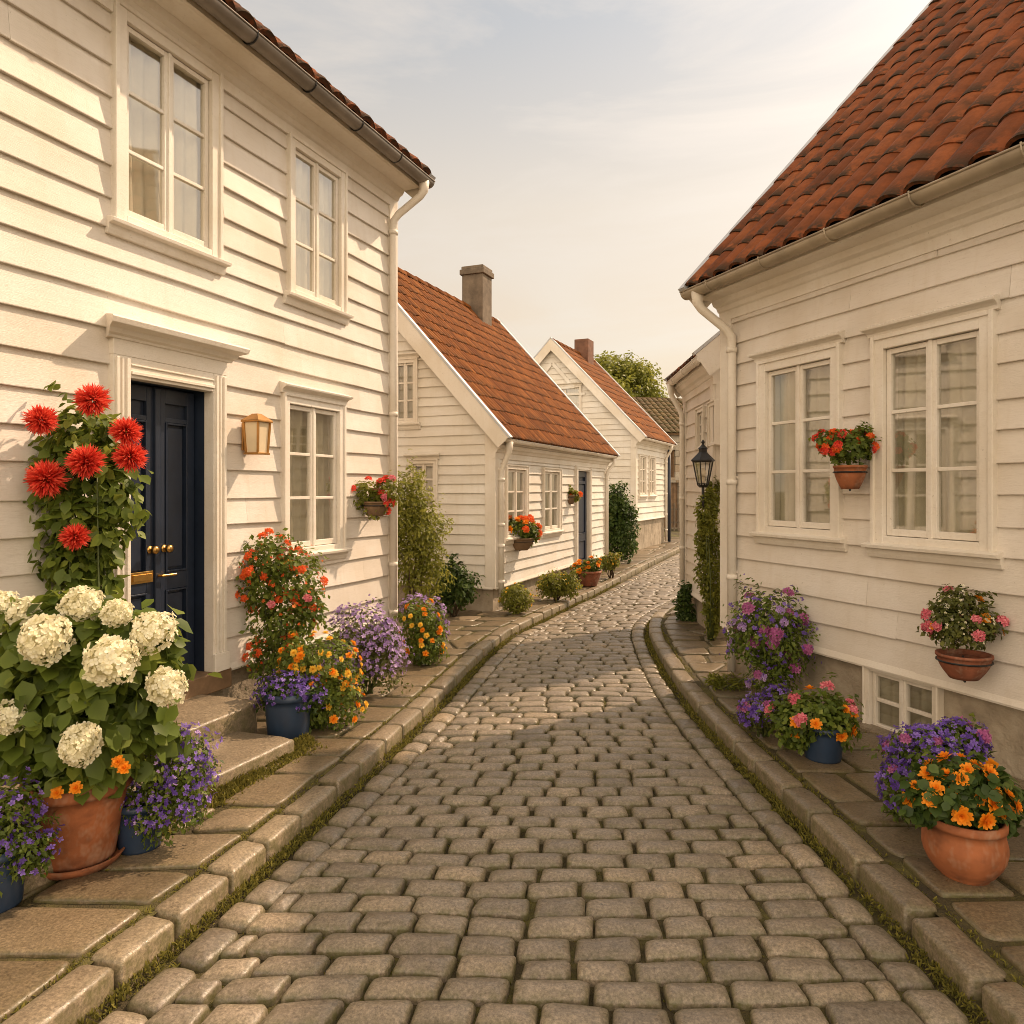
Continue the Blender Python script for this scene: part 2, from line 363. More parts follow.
def foliage(name, root, blobs, n, size, mat, seed=1, w=.5, big=False, rlo=.4, droop=.5, lump=.16, tintc=.45):
    n = int(n*1.5); size *= 1.06
    P, d, idx, rg = blob_points(blobs, n, rlo, 1.06, seed, lump)
    nrm = d*.7+rg.normal(0, .45, d.shape)+np.array([0, 0, .45])
    yd = d*.8+rg.normal(0, .6, d.shape)-np.array([0, 0, droop])
    top = np.clip(d[:, 2]*.12, -.1, .12); clump = .16*np.sin(P[:, 0]*17+seed)*np.sin(P[:, 2]*19+P[:, 1]*15)
    S = size*rg.uniform(.55, 1.25, n)
    P = P-unit(yd)*S[:, None]*.4
    keep = P[:, 2] > GZ+.008; P, nrm, yd, S = P[keep], nrm[keep], yd[keep], S[keep]; tint = (tintc+clump+rg.normal(0, .17, n))[keep]
    V, Fc, T = scatter(leaf_t(w*1.15) if big else small_leaf(w), P, nrm, yd, S, tint)
    V = V-np.array(root.location)
    return link(name, np_mesh(name, V, [Fc], T, G[mat]), root)
def blossoms(root, blobs, n, size, mat, seed=3, tmpl=None, name='blossoms', upper=-.4):
    P, d, idx, rg = blob_points(blobs, int(n*1.6), .93, 1.13, seed, .16)
    k = (d[:, 2] > upper) & (P[:, 2] > GZ+.02); P, d = P[k][:n], d[k][:n]; n = len(P)
    V, Fc, T = scatter(tmpl or FIVE, P, d+rg.normal(0, .45, d.shape)+np.array([0, 0, .2]), rg.normal(0, 1, d.shape), size*rg.uniform(.5, 1.3, n), rg.uniform(0, 1, n))
    o = link(name, np_mesh(name, V-np.array(root.location), [Fc], T, FL[mat]), root); o['kind'] = 'stuff'; return o
def heads_on(root, blobs, kind, n, s, seed=5, front=.2):
    P, d, idx, rg = blob_points(blobs, n*8, .98, 1.1, seed, .1); c = 0; got = []
    for p, q in zip(P, d):
        if q[1] > front+.5 or q[2] < -.45 or p[2] < GZ+.03: continue
        if any(np.linalg.norm(p-g) < s*1.25 for g in got): continue
        got.append(p); nn = q+rg.normal(0, .25, 3)+np.array([0, -.15, .35])
        head(kind, root, Vector(p)-root.location, s*rg.uniform(.75, 1.15), nn); c += 1
        if c >= n: break
def stems(root, blobs, base, n, r, mat='stem', seed=2, name='stem'):
    rg = random.Random(seed); m = MB(); P, d, _, _ = blob_points(blobs, n, .2, .8, seed)
    for p in P:
        b = Vector(base)+Vector((rg.uniform(-1, 1), rg.uniform(-1, 1), 0))*r*5; p = Vector(p); mid = b.lerp(p, .5)+Vector((rg.uniform(-.05, .05), rg.uniform(-.05, .05), .04))
        m.tube([b, mid, p], [r, r*.8, r*.4], 5)
    return m.build(name, mat, root, off=root.location, smooth=True)
GZ = .08

# ------------------------------------------------------------------ faces and houses
class Face:
    def __init__(s, house, o, a, n): s.h, s.o, s.a, s.n = house, Vector(o), Vector(a), Vector(n)
    def pt(s, u, z, off=0.):
        return s.o+s.a*u+s.n*off+Vector((0, 0, z))
    def px(s, x, y):
        M = s.h.M; o = M @ s.o; n = (M.to_3x3() @ s.n); a = M.to_3x3() @ s.a
        ray = Vector(((x-HX)/F, 1, -(y-HY)/F)); cam = Vector((0, 0, EYE)); t = (o-cam).dot(n)/ray.dot(n)
        p = cam+ray*t; return (p-o).dot(a), p.z
    def rect(s, xl, xr, x, yt, yb):                        # casing rectangle from its pixel edges
        u = sorted((s.px(xl, HY)[0], s.px(xr, HY)[0])); return u[0], u[1], s.px(x, yb)[1], s.px(x, yt)[1]

def cut(r, holes):
    out = [r]
    for h in holes:
        nx = []
        for (a, b, c, d) in out:
            x0, x1, y0, y1 = max(a, h[0]), min(b, h[1]), max(c, h[2]), min(d, h[3])
            if x0 >= x1 or y0 >= y1: nx.append((a, b, c, d)); continue
            if a < x0: nx.append((a, x0, c, d))
            if x1 < b: nx.append((x1, b, c, d))
            if c < y0: nx.append((x0, x1, c, y0))
            if y1 < d: nx.append((x0, x1, y1, d))
        out = nx
    return out
def boards(mb, fc, lo, hi, z0, z1, ex, holes, seed=0, lip=.022, wob=.004):
    rg = random.Random(seed); z = z0; row = 0
    while z < z1-.01:
        h = ex*rg.uniform(.92, 1.08); zt = min(z+h, z1); zm = (z+zt)/2
        xa, xb = lo(zm), hi(zm)
        if xb-xa < .03: break
        joints = []; x = xa+rg.uniform(.6, 3.5)
        while x < xb-.5: joints.append(x); x += rg.uniform(3.0, 4.8)
        ph = rg.random()*9; rt = rg.random()
        xs0 = [xa]+joints+[xb]
        for a, b in zip(xs0[:-1], xs0[1:]):
            bt = rg.random(); dz = rg.uniform(-.003, .003); do = rg.uniform(-.003, .003); g = .0006
            for (p, q, c, d) in cut((a+g, b-g, z, zt), holes):
                n = max(1, int((q-p)/.3)); vs = []; isb = abs(c-z) < 1e-6; ist = abs(d-zt) < 1e-6
                for i in range(n+1):
                    u = lerp(p, q, i/n); wz = wob*(math.sin(u*1.7+ph)+.6*math.sin(u*4.3+ph*2)) if isb else 0
                    wt = (wob*.3) if ist else 0
                    f0 = (c-z)/max(zt-z, .01); f1 = (d-z)/max(zt-z, .01)
                    ob = lip*(1-f0)+.004+do; ot = lip*(1-f1)+.004+do*.3
                    zb = c+wz+(dz if isb else 0)
                    vs += [fc.pt(u, zb, -.01), fc.pt(u, zb, ob-.0015), fc.pt(u, zb+.004, ob), fc.pt(u, lerp(zb, d, .5), (ob+ot)/2+wob*.3*math.sin(u*3.1+ph)), fc.pt(u, d+wt+.012, ot)]
                fs = []
                for i in range(n):
                    for k in range(4): fs.append((i*5+k, (i+1)*5+k, (i+1)*5+k+1, i*5+k+1))
                fs += [(0, 1, 2, 3, 4), tuple(n*5+k for k in (4, 3, 2, 1, 0))]
                mb.add(vs, fs, bt)
        z = zt; row += 1

def window(h, fc, r, cw=.085, rows=3, sashes=2, cornice=True, sill=True, curtain='curtain', curt_z=1., name='window', depth=.03, lab=None):
    u0, u1, z0, z1 = r; W = u1-u0
    fr = MB(); a1 = .045
    fr.fbox(fc, u0, u0+cw, z0, z1, -.10, a1); fr.fbox(fc, u1-cw, u1, z0, z1, -.10, a1+.001)
    fr.fbox(fc, u0+cw, u1-cw, z1-cw, z1, -.10, a1-.001); fr.fbox(fc, u0+cw, u1-cw, z0, z0+cw*.6, -.10, a1-.001)
    e = cw*.28                                              # raised outer bead
    fr.fbox(fc, u0-.003, u0+e, z0, z1+.003, a1-.01, a1+.014); fr.fbox(fc, u1-e, u1+.003, z0, z1+.003, a1-.01, a1+.014); fr.fbox(fc, u0+e, u1-e, z1-e, z1+.003, a1-.01, a1+.013)
    root = fr.build(name, 'trim', h.root, bevel=.004)
    if lab: root['label'] = lab
    iu0, iu1, iz0, iz1 = u0+cw, u1-cw, z0+cw*.6, z1-cw
    g = MB(); sw = .032 if W > .5 and rows == 3 else .022; mt = .011
    su = [lerp(iu0, iu1, k/sashes) for k in range(sashes+1)]
    for k in range(sashes):
        s = MB(); a, b = su[k]+.004, su[k+1]-.004; z_a, z_b = iz0+.004, iz1-.004; o0, o1 = -.02, .016
        s.fbox(fc, a, a+sw, z_a, z_b, o0, o1); s.fbox(fc, b-sw, b, z_a, z_b, o0, o1)
        s.fbox(fc, a+sw, b-sw, z_b-sw, z_b, o0, o1-.001); s.fbox(fc, a+sw, b-sw, z_a, z_a+sw*1.3, o0, o1-.001)
        for j in range(1, rows):
            z = lerp(z_a+sw*1.3, z_b-sw, j/rows); s.fbox(fc, a+sw, b-sw, z-mt, z+mt, o0+.008, o1-.005)
        s.build('sash', 'trim', root, bevel=.003)
        g.add([fc.pt(a+sw, z_a+sw, -.004), fc.pt(b-sw, z_a+sw, -.004), fc.pt(b-sw, z_b-sw, -.004), fc.pt(a+sw, z_b-sw, -.004)], [(0, 1, 2, 3)])
    if sashes == 2:
        s = MB(); m = (iu0+iu1)/2; s.fbox(fc, m-.012, m+.012, iz0, iz1, -.02, .026); s.build('mullion', 'trim', root, bevel=.003)
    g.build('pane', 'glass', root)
    # curtain with folds, hung behind the panes, and a dark sheet painted as the unlit room's shade
    for zt, zb, mname in ((iz1, lerp(iz1, iz0, curt_z), curtain),):
        c = MB(); n = max(8, int(W/.018)); vs = []
        for i in range(n+1):
            u = lerp(u0+.02, u1-.02, i/n); o = -.075-.018*math.sin(u*62)-.012*math.sin(u*23+1)
            for z in (zb, (zb+zt)/2, zt): vs.append(fc.pt(u, z, o+.01*math.sin(z*3+u*9)))
        c.add(vs, [(i*3+k, (i+1)*3+k, (i+1)*3+k+1, i*3+k+1) for i in range(n) for k in range(2)])
        c.build('curtain', mname, root, smooth=True)
    b = MB(); b.fbox(fc, u0-.05, u1+.05, z0-.05, z1+.05, -.36, -.34); b.build('room_shade_sheet', 'room', root)
    if sill:
        s = MB(); s.fprism(fc, u0-.035, u1+.035, [(.0, z0-.085), (.035, z0-.085), (.045, z0-.06), (.05, z0-.03), (.085, z0-.026), (.09, z0-.004), (.03, z0+.012), (.0, z0+.012)], .15)
        s.build('sill', 'trim', root, bevel=.003)
    if cornice:
        s = MB(); s.fprism(fc, u0-.012, u1+.012, [(.0, z1-.002), (.05, z1-.002), (.055, z1+.02), (.07, z1+.032), (.10, z1+.042), (.105, z1+.058), (.02, z1+.085), (.0, z1+.085)], .3)
        s.build('cornice', 'trim', root, bevel=.003)
    return root

def pantiles(mb, P0, ux, us, nrm, length, slope, tw, tl, seed=0, amp=.026, lip=.016):
    # tiles on a slope: P0 lower corner, ux along the eave, us up the slope, nrm out of it
    rg = random.Random(seed); nc = max(1, round(length/tw)); tw = length/nc; nr = max(1, round(slope/tl)); tl = slope/nr
    prof = [0, .05, .14, .28, .45, .62, .78, .9, .97, 1.0]
    def hgt(t): return amp*(abs(math.sin(math.pi*min(max(t, 0), 1)**.8))**.75)
    def val(t): return .75*max(0, 1-min(t, 1-t)/.16)  # dark valley lines: grime, plus shade put into the tile colour
    for r in range(nr):
        for c in range(nc):
            t0 = min(1, max(0, rg.gauss(.5, .22))); jl = rg.uniform(-.022, .022); jr = rg.uniform(-.006, .006); jz = rg.uniform(0, .006); jw = rg.uniform(-.008, .008)
            if r == 0: jl = 0.; jr *= .3
            vs = []; ts = []; es = []
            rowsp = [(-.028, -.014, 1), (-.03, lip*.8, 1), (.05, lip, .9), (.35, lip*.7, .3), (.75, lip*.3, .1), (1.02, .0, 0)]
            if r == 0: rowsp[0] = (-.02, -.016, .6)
            for (f, lift, ed) in rowsp:
                for k in prof:
                    hh = hgt(k)+lift+jz*(1-f)
                    q = P0+ux*(c*tw+k*tw*1.03+jr+jw*f)+us*(r*tl+f*tl+jl*(1 if f < .5 else 0))+nrm*hh
                    vs.append(q); ts.append(t0); es.append(max(ed, val(k)))
            n = len(prof); fs = [(i*n+k, i*n+k+1, (i+1)*n+k+1, (i+1)*n+k) for i in range(5) for k in range(n-1)]
            mb.add(vs, fs, ts, es)

class House:
    def __init__(s, name, label, cat, o, d, L, D, H, pitch, ov=.3, gv=.1, base=.4, ex=.18, paint='white', ridge=None):
        ang = math.atan2(d[1], d[0]); s.root = empty(name, (o[0], o[1], 0), ang, label, cat)
        s.L, s.D, s.H, s.pitch, s.ov, s.gv, s.base, s.ex, s.paint = L, D, H, pitch, ov, gv, base, ex, paint
        from mathutils import Matrix
        s.M = Matrix.Translation((o[0], o[1], 0)) @ Matrix.Rotation(ang, 4, 'Z')
        s.front = Face(s, (0, 0, 0), (1, 0, 0), (0, -1, 0)); s.start = Face(s, (0, 0, 0), (0, 1, 0), (-1, 0, 0))
        s.end = Face(s, (L, 0, 0), (0, 1, 0), (1, 0, 0)); s.back = Face(s, (0, D, 0), (1, 0, 0), (0, 1, 0))
        s.tp = math.tan(pitch); s.hr = D/2                    # ridge over the middle
        s.holes = {'front': [], 'start': [], 'end': [], 'back': []}
    def zr(s, y): return s.H+min(y, s.D-y)*s.tp              # underside of the roof over the wall
    def walls(s, seed=0, frieze=.16, which=('front', 'start', 'end', 'back'), split=None):
        m = MB(); B = s.base
        top = s.H-.01
        if 'front' in which: boards(m, s.front, lambda z: 0, lambda z: s.L, B, top, s.ex, s.holes['front'], seed+1)
        if 'back' in which: boards(m, s.back, lambda z: 0, lambda z: s.L, B, top, s.ex*1.6, s.holes['back'], seed+2)
        for nm, fc in (('start', s.start), ('end', s.end)):
            if nm not in which: continue
            zt = s.H+s.hr*s.tp-.03
            boards(m, fc, lambda z: max(0, (z-s.H)/s.tp), lambda z: s.D-max(0, (z-s.H)/s.tp), B, zt, s.ex, s.holes[nm], seed+3)
        m.build('wall', s.paint, s.root)
        f = MB(); t = .03
        hx = [(a, b, c, d) for (a, b, c, d) in s.holes['front'] if c < B]
        for (a, b, c, d) in cut((t, s.L-t, -.15, B+.01), hx): f.fbox(s.front, a, b, c, d, -.22, -t)
        f.box(t, .25, .22, s.D-t, -.15, B+.01); f.box(s.L-.25, s.L-t, .22, s.D-t, -.15, B+.011); f.box(.25, s.L-.25, s.D-.25, s.D-t, -.15, B+.009)
        f.build('foundation', 'plaster', s.root)
        w = MB()                                             # water board under the lowest clapboard
        for (a, b, c, d) in cut((0, s.L, B-.035, B+.005), s.holes['front']): w.fprism(s.front, a, b, [(-.03, c), (.036, c-.004), (.04, c+.008), (.026, d+.006), (-.03, d+.006)])
        for nm, fc in (('start', s.start), ('end', s.end)):
            if nm in which:
                w.fprism(fc, 0, s.D, [(-.03, B-.035), (.036, B-.039), (.04, B-.027), (.026, B+.011), (-.03, B+.011)])
        w.build('water_board', 'trim', s.root)
        for (x, y, sx, sy) in ((0, 0, -1, -1), (s.L, 0, 1, -1), (0, s.D, -1, 1), (s.L, s.D, 1, 1)):
            c = MB(); o = .034; wd = .11
            c.box(min(x+sx*o, x-sx*wd), max(x+sx*o, x-sx*wd), min(y+sy*o, y+sy*.001), max(y+sy*o, y+sy*.001), B-.03, s.H)
            c.box(min(x+sx*o, x+sx*.001), max(x+sx*o, x+sx*.001), min(y, y-sy*wd), max(y, y-sy*wd), B-.03, s.H-.001)
            c.build('corner_board', 'trim', s.root, bevel=.003)
    def roof(s, tiles, tw=.2, tl=.3, seed=0, amp=.026, lip=.016, flash=True, back=True, verge_w=.19):
        c, sn = math.cos(s.pitch), math.sin(s.pitch); x0, x1 = -s.gv, s.L+s.gv
        yo = -s.ov; zo = s.H-s.ov*s.tp                        # eave line (underside)
        sl = (s.hr+s.ov)/c
        deck = MB(); th = .07
        def P(y, up): return (y-sn*up, s.H+y*s.tp+c*up)
        for mir in (0, 1):
            prof = [P(yo, 0), P(s.hr, 0), (s.hr, s.H+s.hr*s.tp+th/c), P(yo, th)]
            vs = [(x, (s.D-y if mir else y), z) for x in (x0, x1) for (y, z) in prof]
            fs = [(i, (i+1) % 4, 4+(i+1) % 4, 4+i) for i in range(4)]+[(3, 2, 1, 0), (4, 5, 6, 7)]
            deck.add(vs, fs)
        roof = deck.build('roof', 'wood', s.root)
        t = MB()
        for mir in (0, 1):
            if mir and not back: continue
            us = Vector((0, (-c if mir else c), sn)); nn = Vector((0, (sn if mir else -sn), c))
            y, z = P(yo, th+.004); P0 = Vector((x0, s.D-y if mir else y, z))-us*.012
            pantiles(t, P0, Vector((1, 0, 0)), us, nn, x1-x0, sl+.012, tw, tl, seed+mir*5, amp, lip)
        t.build('roof_tiles', tiles, roof, smooth=False)
        rt = MB(); n = int((x1-x0)/.32); zz = s.H+s.hr*s.tp+th/c+.02
        for i in range(n):
            a = x0+(x1-x0)*i/n; b = a+(x1-x0)/n*1.06; vs = []
            for xx, rr in ((a, .10), (b, .085)):
                for k in range(7):
                    q = math.pi*k/6; vs.append((xx, s.hr+rr*math.cos(q), zz-.05+rr*math.sin(q)))
            rt.add(vs, [(k, k+1, 8+k, 7+k) for k in range(6)]+[tuple(range(6, -1, -1))], random.uniform(.2, .8), .3)
        rt.build('ridge_tiles', tiles, roof, smooth=True)
        for nm, x, sg in (('a', x0, -1), ('b', x1, 1)):
            for mir in (0, 1):
                v = MB()
                prof = [P(yo-.02, -verge_w*.8), P(s.hr, -verge_w), P(s.hr, th+.03), P(yo-.02, th+.03)]
                yy = [(s.D-y if mir else y) for y, z in prof]; zz2 = [z for y, z in prof]
                yy[1] = yy[2] = s.hr; zz2[1] = s.H+s.hr*s.tp-verge_w/c; zz2[2] = s.H+s.hr*s.tp+(th+.03)/c
                vs = [(x+sg*a, y, z) for a in (0.002, .028) for y, z in zip(yy, zz2)]
                v.add(vs, [(i, (i+1) % 4, 4+(i+1) % 4, 4+i) for i in range(4)]+[(3, 2, 1, 0), (4, 5, 6, 7)])
                v.build('barge_board', 'trim', roof)
                if flash:
                    v = MB(); prof = [P(yo-.03, th+.033), P(s.hr, th+.033), P(s.hr, th+.062), P(yo-.03, th+.062)]
                    yy = [(s.D-y if mir else y) for y, z in prof]; zz2 = [z for y, z in prof]; yy[1] = yy[2] = s.hr
                    zz2[1] = s.H+s.hr*s.tp+(th+.033)/c; zz2[2] = s.H+s.hr*s.tp+(th+.062)/c
                    vs = [(x+a, y, z) for a in (-.035 if sg < 0 else -.05, .05 if sg < 0 else .035) for y, z in zip(yy, zz2)]
                    v.add(vs, [(i, (i+1) % 4, 4+(i+1) % 4, 4+i) for i in range(4)]+[(3, 2, 1, 0), (4, 5, 6, 7)])
                    v.build('verge_flashing', 'flash', roof)
        return roof
    def eave(s, gut='zinc', gr=.055, pipe_u=None, pipe_end=None, pipe_mat='trim', drop=.0, cornice=True):
        zo = s.H-s.ov*s.tp; L = s.L
        if cornice:                                          # boxed, moulded cornice under the eave
            m = MB(); o = s.ov-.02
            m.fprism(s.front, -s.gv+.035, L+s.gv-.035, [(.0, zo-.20), (.035, zo-.20), (.04, zo-.13), (.055, zo-.12), (.07, zo-.09), (.10, zo-.075), (.12, zo-.035), (o-.02, zo-.03), (o, zo-.02), (o, zo+.035), (.0, zo+.035)])
            m.build('eave_cornice', 'trim', s.root)
        g = MB(); n = 9; y = s.ov+gr*.8; z = zo+.035; L0, L1 = -s.gv-.03, L+s.gv+.03; N_ = 12
        outer = [(y+gr*math.cos(math.pi*k/n), z-gr*math.sin(math.pi*k/n)) for k in range(n+1)]
        inner = [(y+(gr-.005)*math.cos(math.pi*k/n), z-(gr-.005)*math.sin(math.pi*k/n)) for k in range(n, -1, -1)]
        prof = outer+inner; sag = .01; vs = []; m_ = len(prof)
        for i in range(N_+1):
            u = lerp(L0, L1, i/N_); dz = -sag*math.sin(i*1.3)*.4
            vs += [s.front.pt(u, zz+dz, yy) for yy, zz in prof]
        fs = [(i*m_+k, i*m_+(k+1) % m_, (i+1)*m_+(k+1) % m_, (i+1)*m_+k) for i in range(N_) for k in range(m_)]
        g.add(vs, fs)
        for u in (L0, L1): g.add([s.front.pt(u, zz, yy) for yy, zz in outer], [tuple(range(n+1))])
        g.tube([s.front.pt(L0, z, y+gr), s.front.pt(L1, z, y+gr)], .007, 6)
        go = g.build('gutter', gut, s.root, smooth=True)
        u = .25
        while u < L:
            b = MB(); b.tube([s.front.pt(u, z-(gr+.004)*math.sin(math.pi*k/8)+(0 if k else .012), y+(gr+.004)*math.cos(math.pi*k/8)) for k in range(9)], .006, 5); b.build('bracket', 'black' if gut == 'zinc' else gut, go); u += .62
        if pipe_u is not None:
            p = MB(); r = .036; uo = pipe_u
            e = pipe_end if pipe_end is not None else pipe_u
            path = [s.front.pt(uo, z-.03, y), s.front.pt(uo, z-.12, y), s.front.pt(lerp(uo, e, .15), z-.17, lerp(y, .08, .12)), s.front.pt(lerp(uo, e, .85), z-.33, lerp(y, .08, .88)), s.front.pt(e, z-.39, .068), s.front.pt(e, z-.50, .062), s.front.pt(e, .14+drop, .062)]
            p.tube(path, [r*1.5, r*1.15, r, r, r, r, r], 12)
            for zz in (z-.5, (z+.1)/2, .9, .45): p.tube([s.front.pt(e, zz-.02, .062), s.front.pt(e, zz+.02, .062)], r*1.22, 12)
            po = p.build('downpipe', pipe_mat, s.root, smooth=True)
            for zz in ((z+.1)/2+.03, .9+.03):
                c = MB(); c.fbox(s.front, e-.012, e+.012, zz, zz+.02, .0, .085); c.build('pipe_clip', 'trim', po)
    def chimney(s, u, w, d, ztop, mat, yoff=0., cap=True, name='chimney'):
        zb = s.H+s.hr*s.tp-abs(yoff)*s.tp-.4; c = MB(); y = s.hr+yoff
        c.box(u-w/2, u+w/2, y-d/2, y+d/2, zb, ztop-.09)
        if cap: c.box(u-w/2-.035, u+w/2+.035, y-d/2-.035, y+d/2+.035, ztop-.16, ztop-.06); c.box(u-w/2-.01, u+w/2+.01, y-d/2-.01, y+d/2+.01, ztop-.06, ztop)
        c.build(name, mat, s.root, bevel=.012)

def door(h, fc, r, mat='navy', leaves=2, sillz=0., cas=.12, head_=.0, brass=True, cornice=True, recess=.13):
    u0, u1, z0, z1 = r                                       # the opening
    f = MB(); w = cas
    for (a, b) in ((u0-w, u0), (u1, u1+w)):
        f.fbox(fc, a, b, z0-.0, z1+w, -.03, .05)
        f.fbox(fc, a+w*.12, a+w*.3, z0+.12, z1+w*.9, .049, .064); f.fbox(fc, a+w*.44, a+w*.56, z0+.12, z1+w*.9, .049, .060); f.fbox(fc, a+w*.7, a+w*.9, z0+.12, z1+w*.9, .049, .064)
        f.fbox(fc, a-.008, b+.008, z0, z0+.12, .049, .07)
    f.fbox(fc, u0, u1, z1, z1+w, -.03, .049); f.fbox(fc, u0, u1, z1+.02, z1+.04, .048, .062); f.fbox(fc, u0, u1, z1+.07, z1+.08, .048, .058)
    fo = f.build('door_frame', 'trim', h.root, bevel=.003)
    if cornice:
        c = MB(); zt = z1+w
        c.fbox(fc, u0-w, u1+w, zt, zt+.10, 0, .052)
        c.fprism(fc, u0-w-.01, u1+w+.01, [(0, zt+.09), (.06, zt+.09), (.065, zt+.105), (.085, zt+.115), (.10, zt+.14), (.155, zt+.155), (.165, zt+.185), (.155, zt+.195), (.02, zt+.225), (0, zt+.225)], .55)
        c.build('door_cornice', 'trim', fo, bevel=.003)
    d = MB(); o = -recess; zs = z0+.02
    d.fbox(fc, u0+.002, u1-.002, zs, z1-.002, o-.04, o)
    do = d.build('door', mat, h.root)
    for k in range(leaves):
        a = lerp(u0, u1, k/leaves)+.012; b = lerp(u0, u1, (k+1)/leaves)-.012; H = z1-zs; s = MB(); st = min(.085, (b-a)*.2)
        for (p, q, zz0, zz1) in ((a, a+st, zs, z1-.01), (b-st, b, zs, z1-.01), (a+st, b-st, z1-.10, z1-.01), (a+st, b-st, zs, zs+.16), (a+st, b-st, zs+H*.30, zs+H*.30+.11), (a+st, b-st, zs+H*.88-.0, zs+H*.88+.03)):
            s.fbox(fc, p, q, zz0, zz1, o, o+.026)
        for (zz0, zz1) in ((zs+.16, zs+H*.30), (zs+H*.30+.11, zs+H*.88)):
            s.fbox(fc, a+st+.03, b-st-.03, zz0+.03, zz1-.03, o, o+.016)
            for (p, q, c0, c1) in ((a+st+.001, a+st+.013, zz0, zz1), (b-st-.013, b-st-.001, zz0, zz1), (a+st+.013, b-st-.013, zz0+.001, zz0+.013), (a+st+.013, b-st-.013, zz1-.013, zz1-.001)): s.fbox(fc, p, q, c0, c1, o, o+.034)
        s.build('door_leaf', mat, do, bevel=.003)
    j = MB(); j.fbox(fc, u0-.06, u0-.001, z0, z1+.05, -recess-.05, -.031); j.fbox(fc, u1+.001, u1+.06, z0, z1+.05, -recess-.05, -.031); j.fbox(fc, u0-.001, u1+.001, z1+.001, z1+.05, -recess-.05, -.032); j.build('jamb', mat, fo)
    if leaves == 2:
        s = MB(); m = (u0+u1)/2; s.fbox(fc, m-.022, m+.022, zs, z1-.012, o, o+.045); s.build('astragal', mat, do, bevel=.006)
    if brass:
        m = (u0+u1)/2; zk = z0+(z1-z0)*.45
        for du in (-.05, .06):
            k = MB(); c0 = fc.pt(m+du, zk, o+.03); nn = Vector(fc.n); k.tube([c0, c0+nn*.03], .009, 8); k.tube([c0+nn*.028, c0+nn*.036, c0+nn*.055, c0+nn*.062], [.012, .026, .024, .008], 12); k.tube([c0-nn*.003, c0+nn*.004], .024, 12)
            k.build('door_knob', 'brass', do, smooth=True)
        k = MB(); k.fbox(fc, m-.20, m-.03, zk-.20, zk-.13, o+.025, o+.036); k.fbox(fc, m-.185, m-.045, zk-.185, zk-.145, o+.035, o+.043); k.tube([fc.pt(m+.0, zk-.165, o+.035), fc.pt(m+.0, zk-.165, o+.075), fc.pt(m+.11, zk-.165, o+.08)], .009, 8)
        k.build('letter_plate', 'brass', do, bevel=.002)
    return do

# ------------------------------------------------------------------ street, kerbs, pavements
XL = [(-2, -2.35), (1, -1.62), (2.5, -1.243), (2.81, -1.157), (3.36, -1.018), (4.03, -.87), (4.73, -.725), (5.25, -.623), (5.92, -.494), (7.04, -.30), (7.6, -.18), (8.27, -.02), (9.21, .351), (10.56, .887), (11.75, 1.379), (14.8, 2.5), (20.2, 4.6), (25, 6.7), (34, 11)]
XR = [(-2, 1.5), (1, 1.47), (2.27, 1.446), (2.92, 1.423), (3.79, 1.383), (4.42, 1.35), (5.0, 1.325), (5.43, 1.32), (6.13, 1.335), (6.95, 1.38), (8.0, 1.47), (8.6, 1.56), (9.2, 1.72), (9.83, 1.96), (10.4, 2.26), (12, 3.05), (15, 4.4), (20.2, 6.5), (25, 8.6), (34, 13)]
def smoothf(tab):
    ys = np.arange(-2, 34.01, .1); xs = np.interp(ys, [t[0] for t in tab], [t[1] for t in tab]); k = np.ones(7)/7
    xs2 = np.convolve(np.pad(xs, 3, 'edge'), k, 'valid'); return lambda y: float(np.interp(y, ys, xs2))
fL, fR = smoothf(XL), smoothf(XR)

def stone(mb, q, z, th=.06, m=5., rnd=.02, n=18, dome=.006, tint=.5, ed=1.):
    # q: four corners (2-D) a,b,c,d counter-clockwise; rounded block with a softly domed top
    a, b, c, d = [Vector((p[0], p[1])) for p in q]
    hw = ((b-a).length+(c-d).length)/4; hh = ((d-a).length+(c-b).length)/4
    if hw < .02 or hh < .015: return
    ph = random.random()*6; tx, ty = random.uniform(-.004, .004), random.uniform(-.004, .004)
    rings = [(.0, -th, 1.), (.0, -rnd*.9, .9), (rnd*.25, -rnd*.35, .6), (rnd*.8, -rnd*.06, .3), (rnd*1.9, dome*.6, .1)]
    vs = []; es = []; fs = []
    for (ins, dz, e) in rings:
        su, sv = max(.15, 1-ins/hw), max(.15, 1-ins/hh)
        for k in range(n):
            t = 2*math.pi*(k+.5)/n; cx, sy = math.cos(t), math.sin(t)
            u = math.copysign(abs(cx)**(2/m), cx)*su; v = math.copysign(abs(sy)**(2/m), sy)*sv
            wb = 1+.028*math.sin(2*t+ph)+.022*math.sin(5*t+ph*2); u *= wb; v *= wb
            s_, t_ = (u+1)/2, (v+1)/2
            p = (a*(1-s_)+b*s_)*(1-t_)+(d*(1-s_)+c*s_)*t_
            vs.append((p.x, p.y, z+dz+tx*u+ty*v+(.0018*math.sin(p.x*70+ph)*math.cos(p.y*60) if dz > -rnd else 0))); es.append(e*ed)
    cc = (a+b+c+d)/4; vs.append((cc.x, cc.y, z+dome)); es.append(0)
    for i in range(len(rings)-1):
        for k in range(n): fs.append((i*n+k, i*n+(k+1) % n, (i+1)*n+(k+1) % n, (i+1)*n+k))
    L = (len(rings)-1)*n
    for k in range(n): fs.append((L+k, L+(k+1) % n, len(vs)-1))
    mb.add(vs, fs, tint, es)

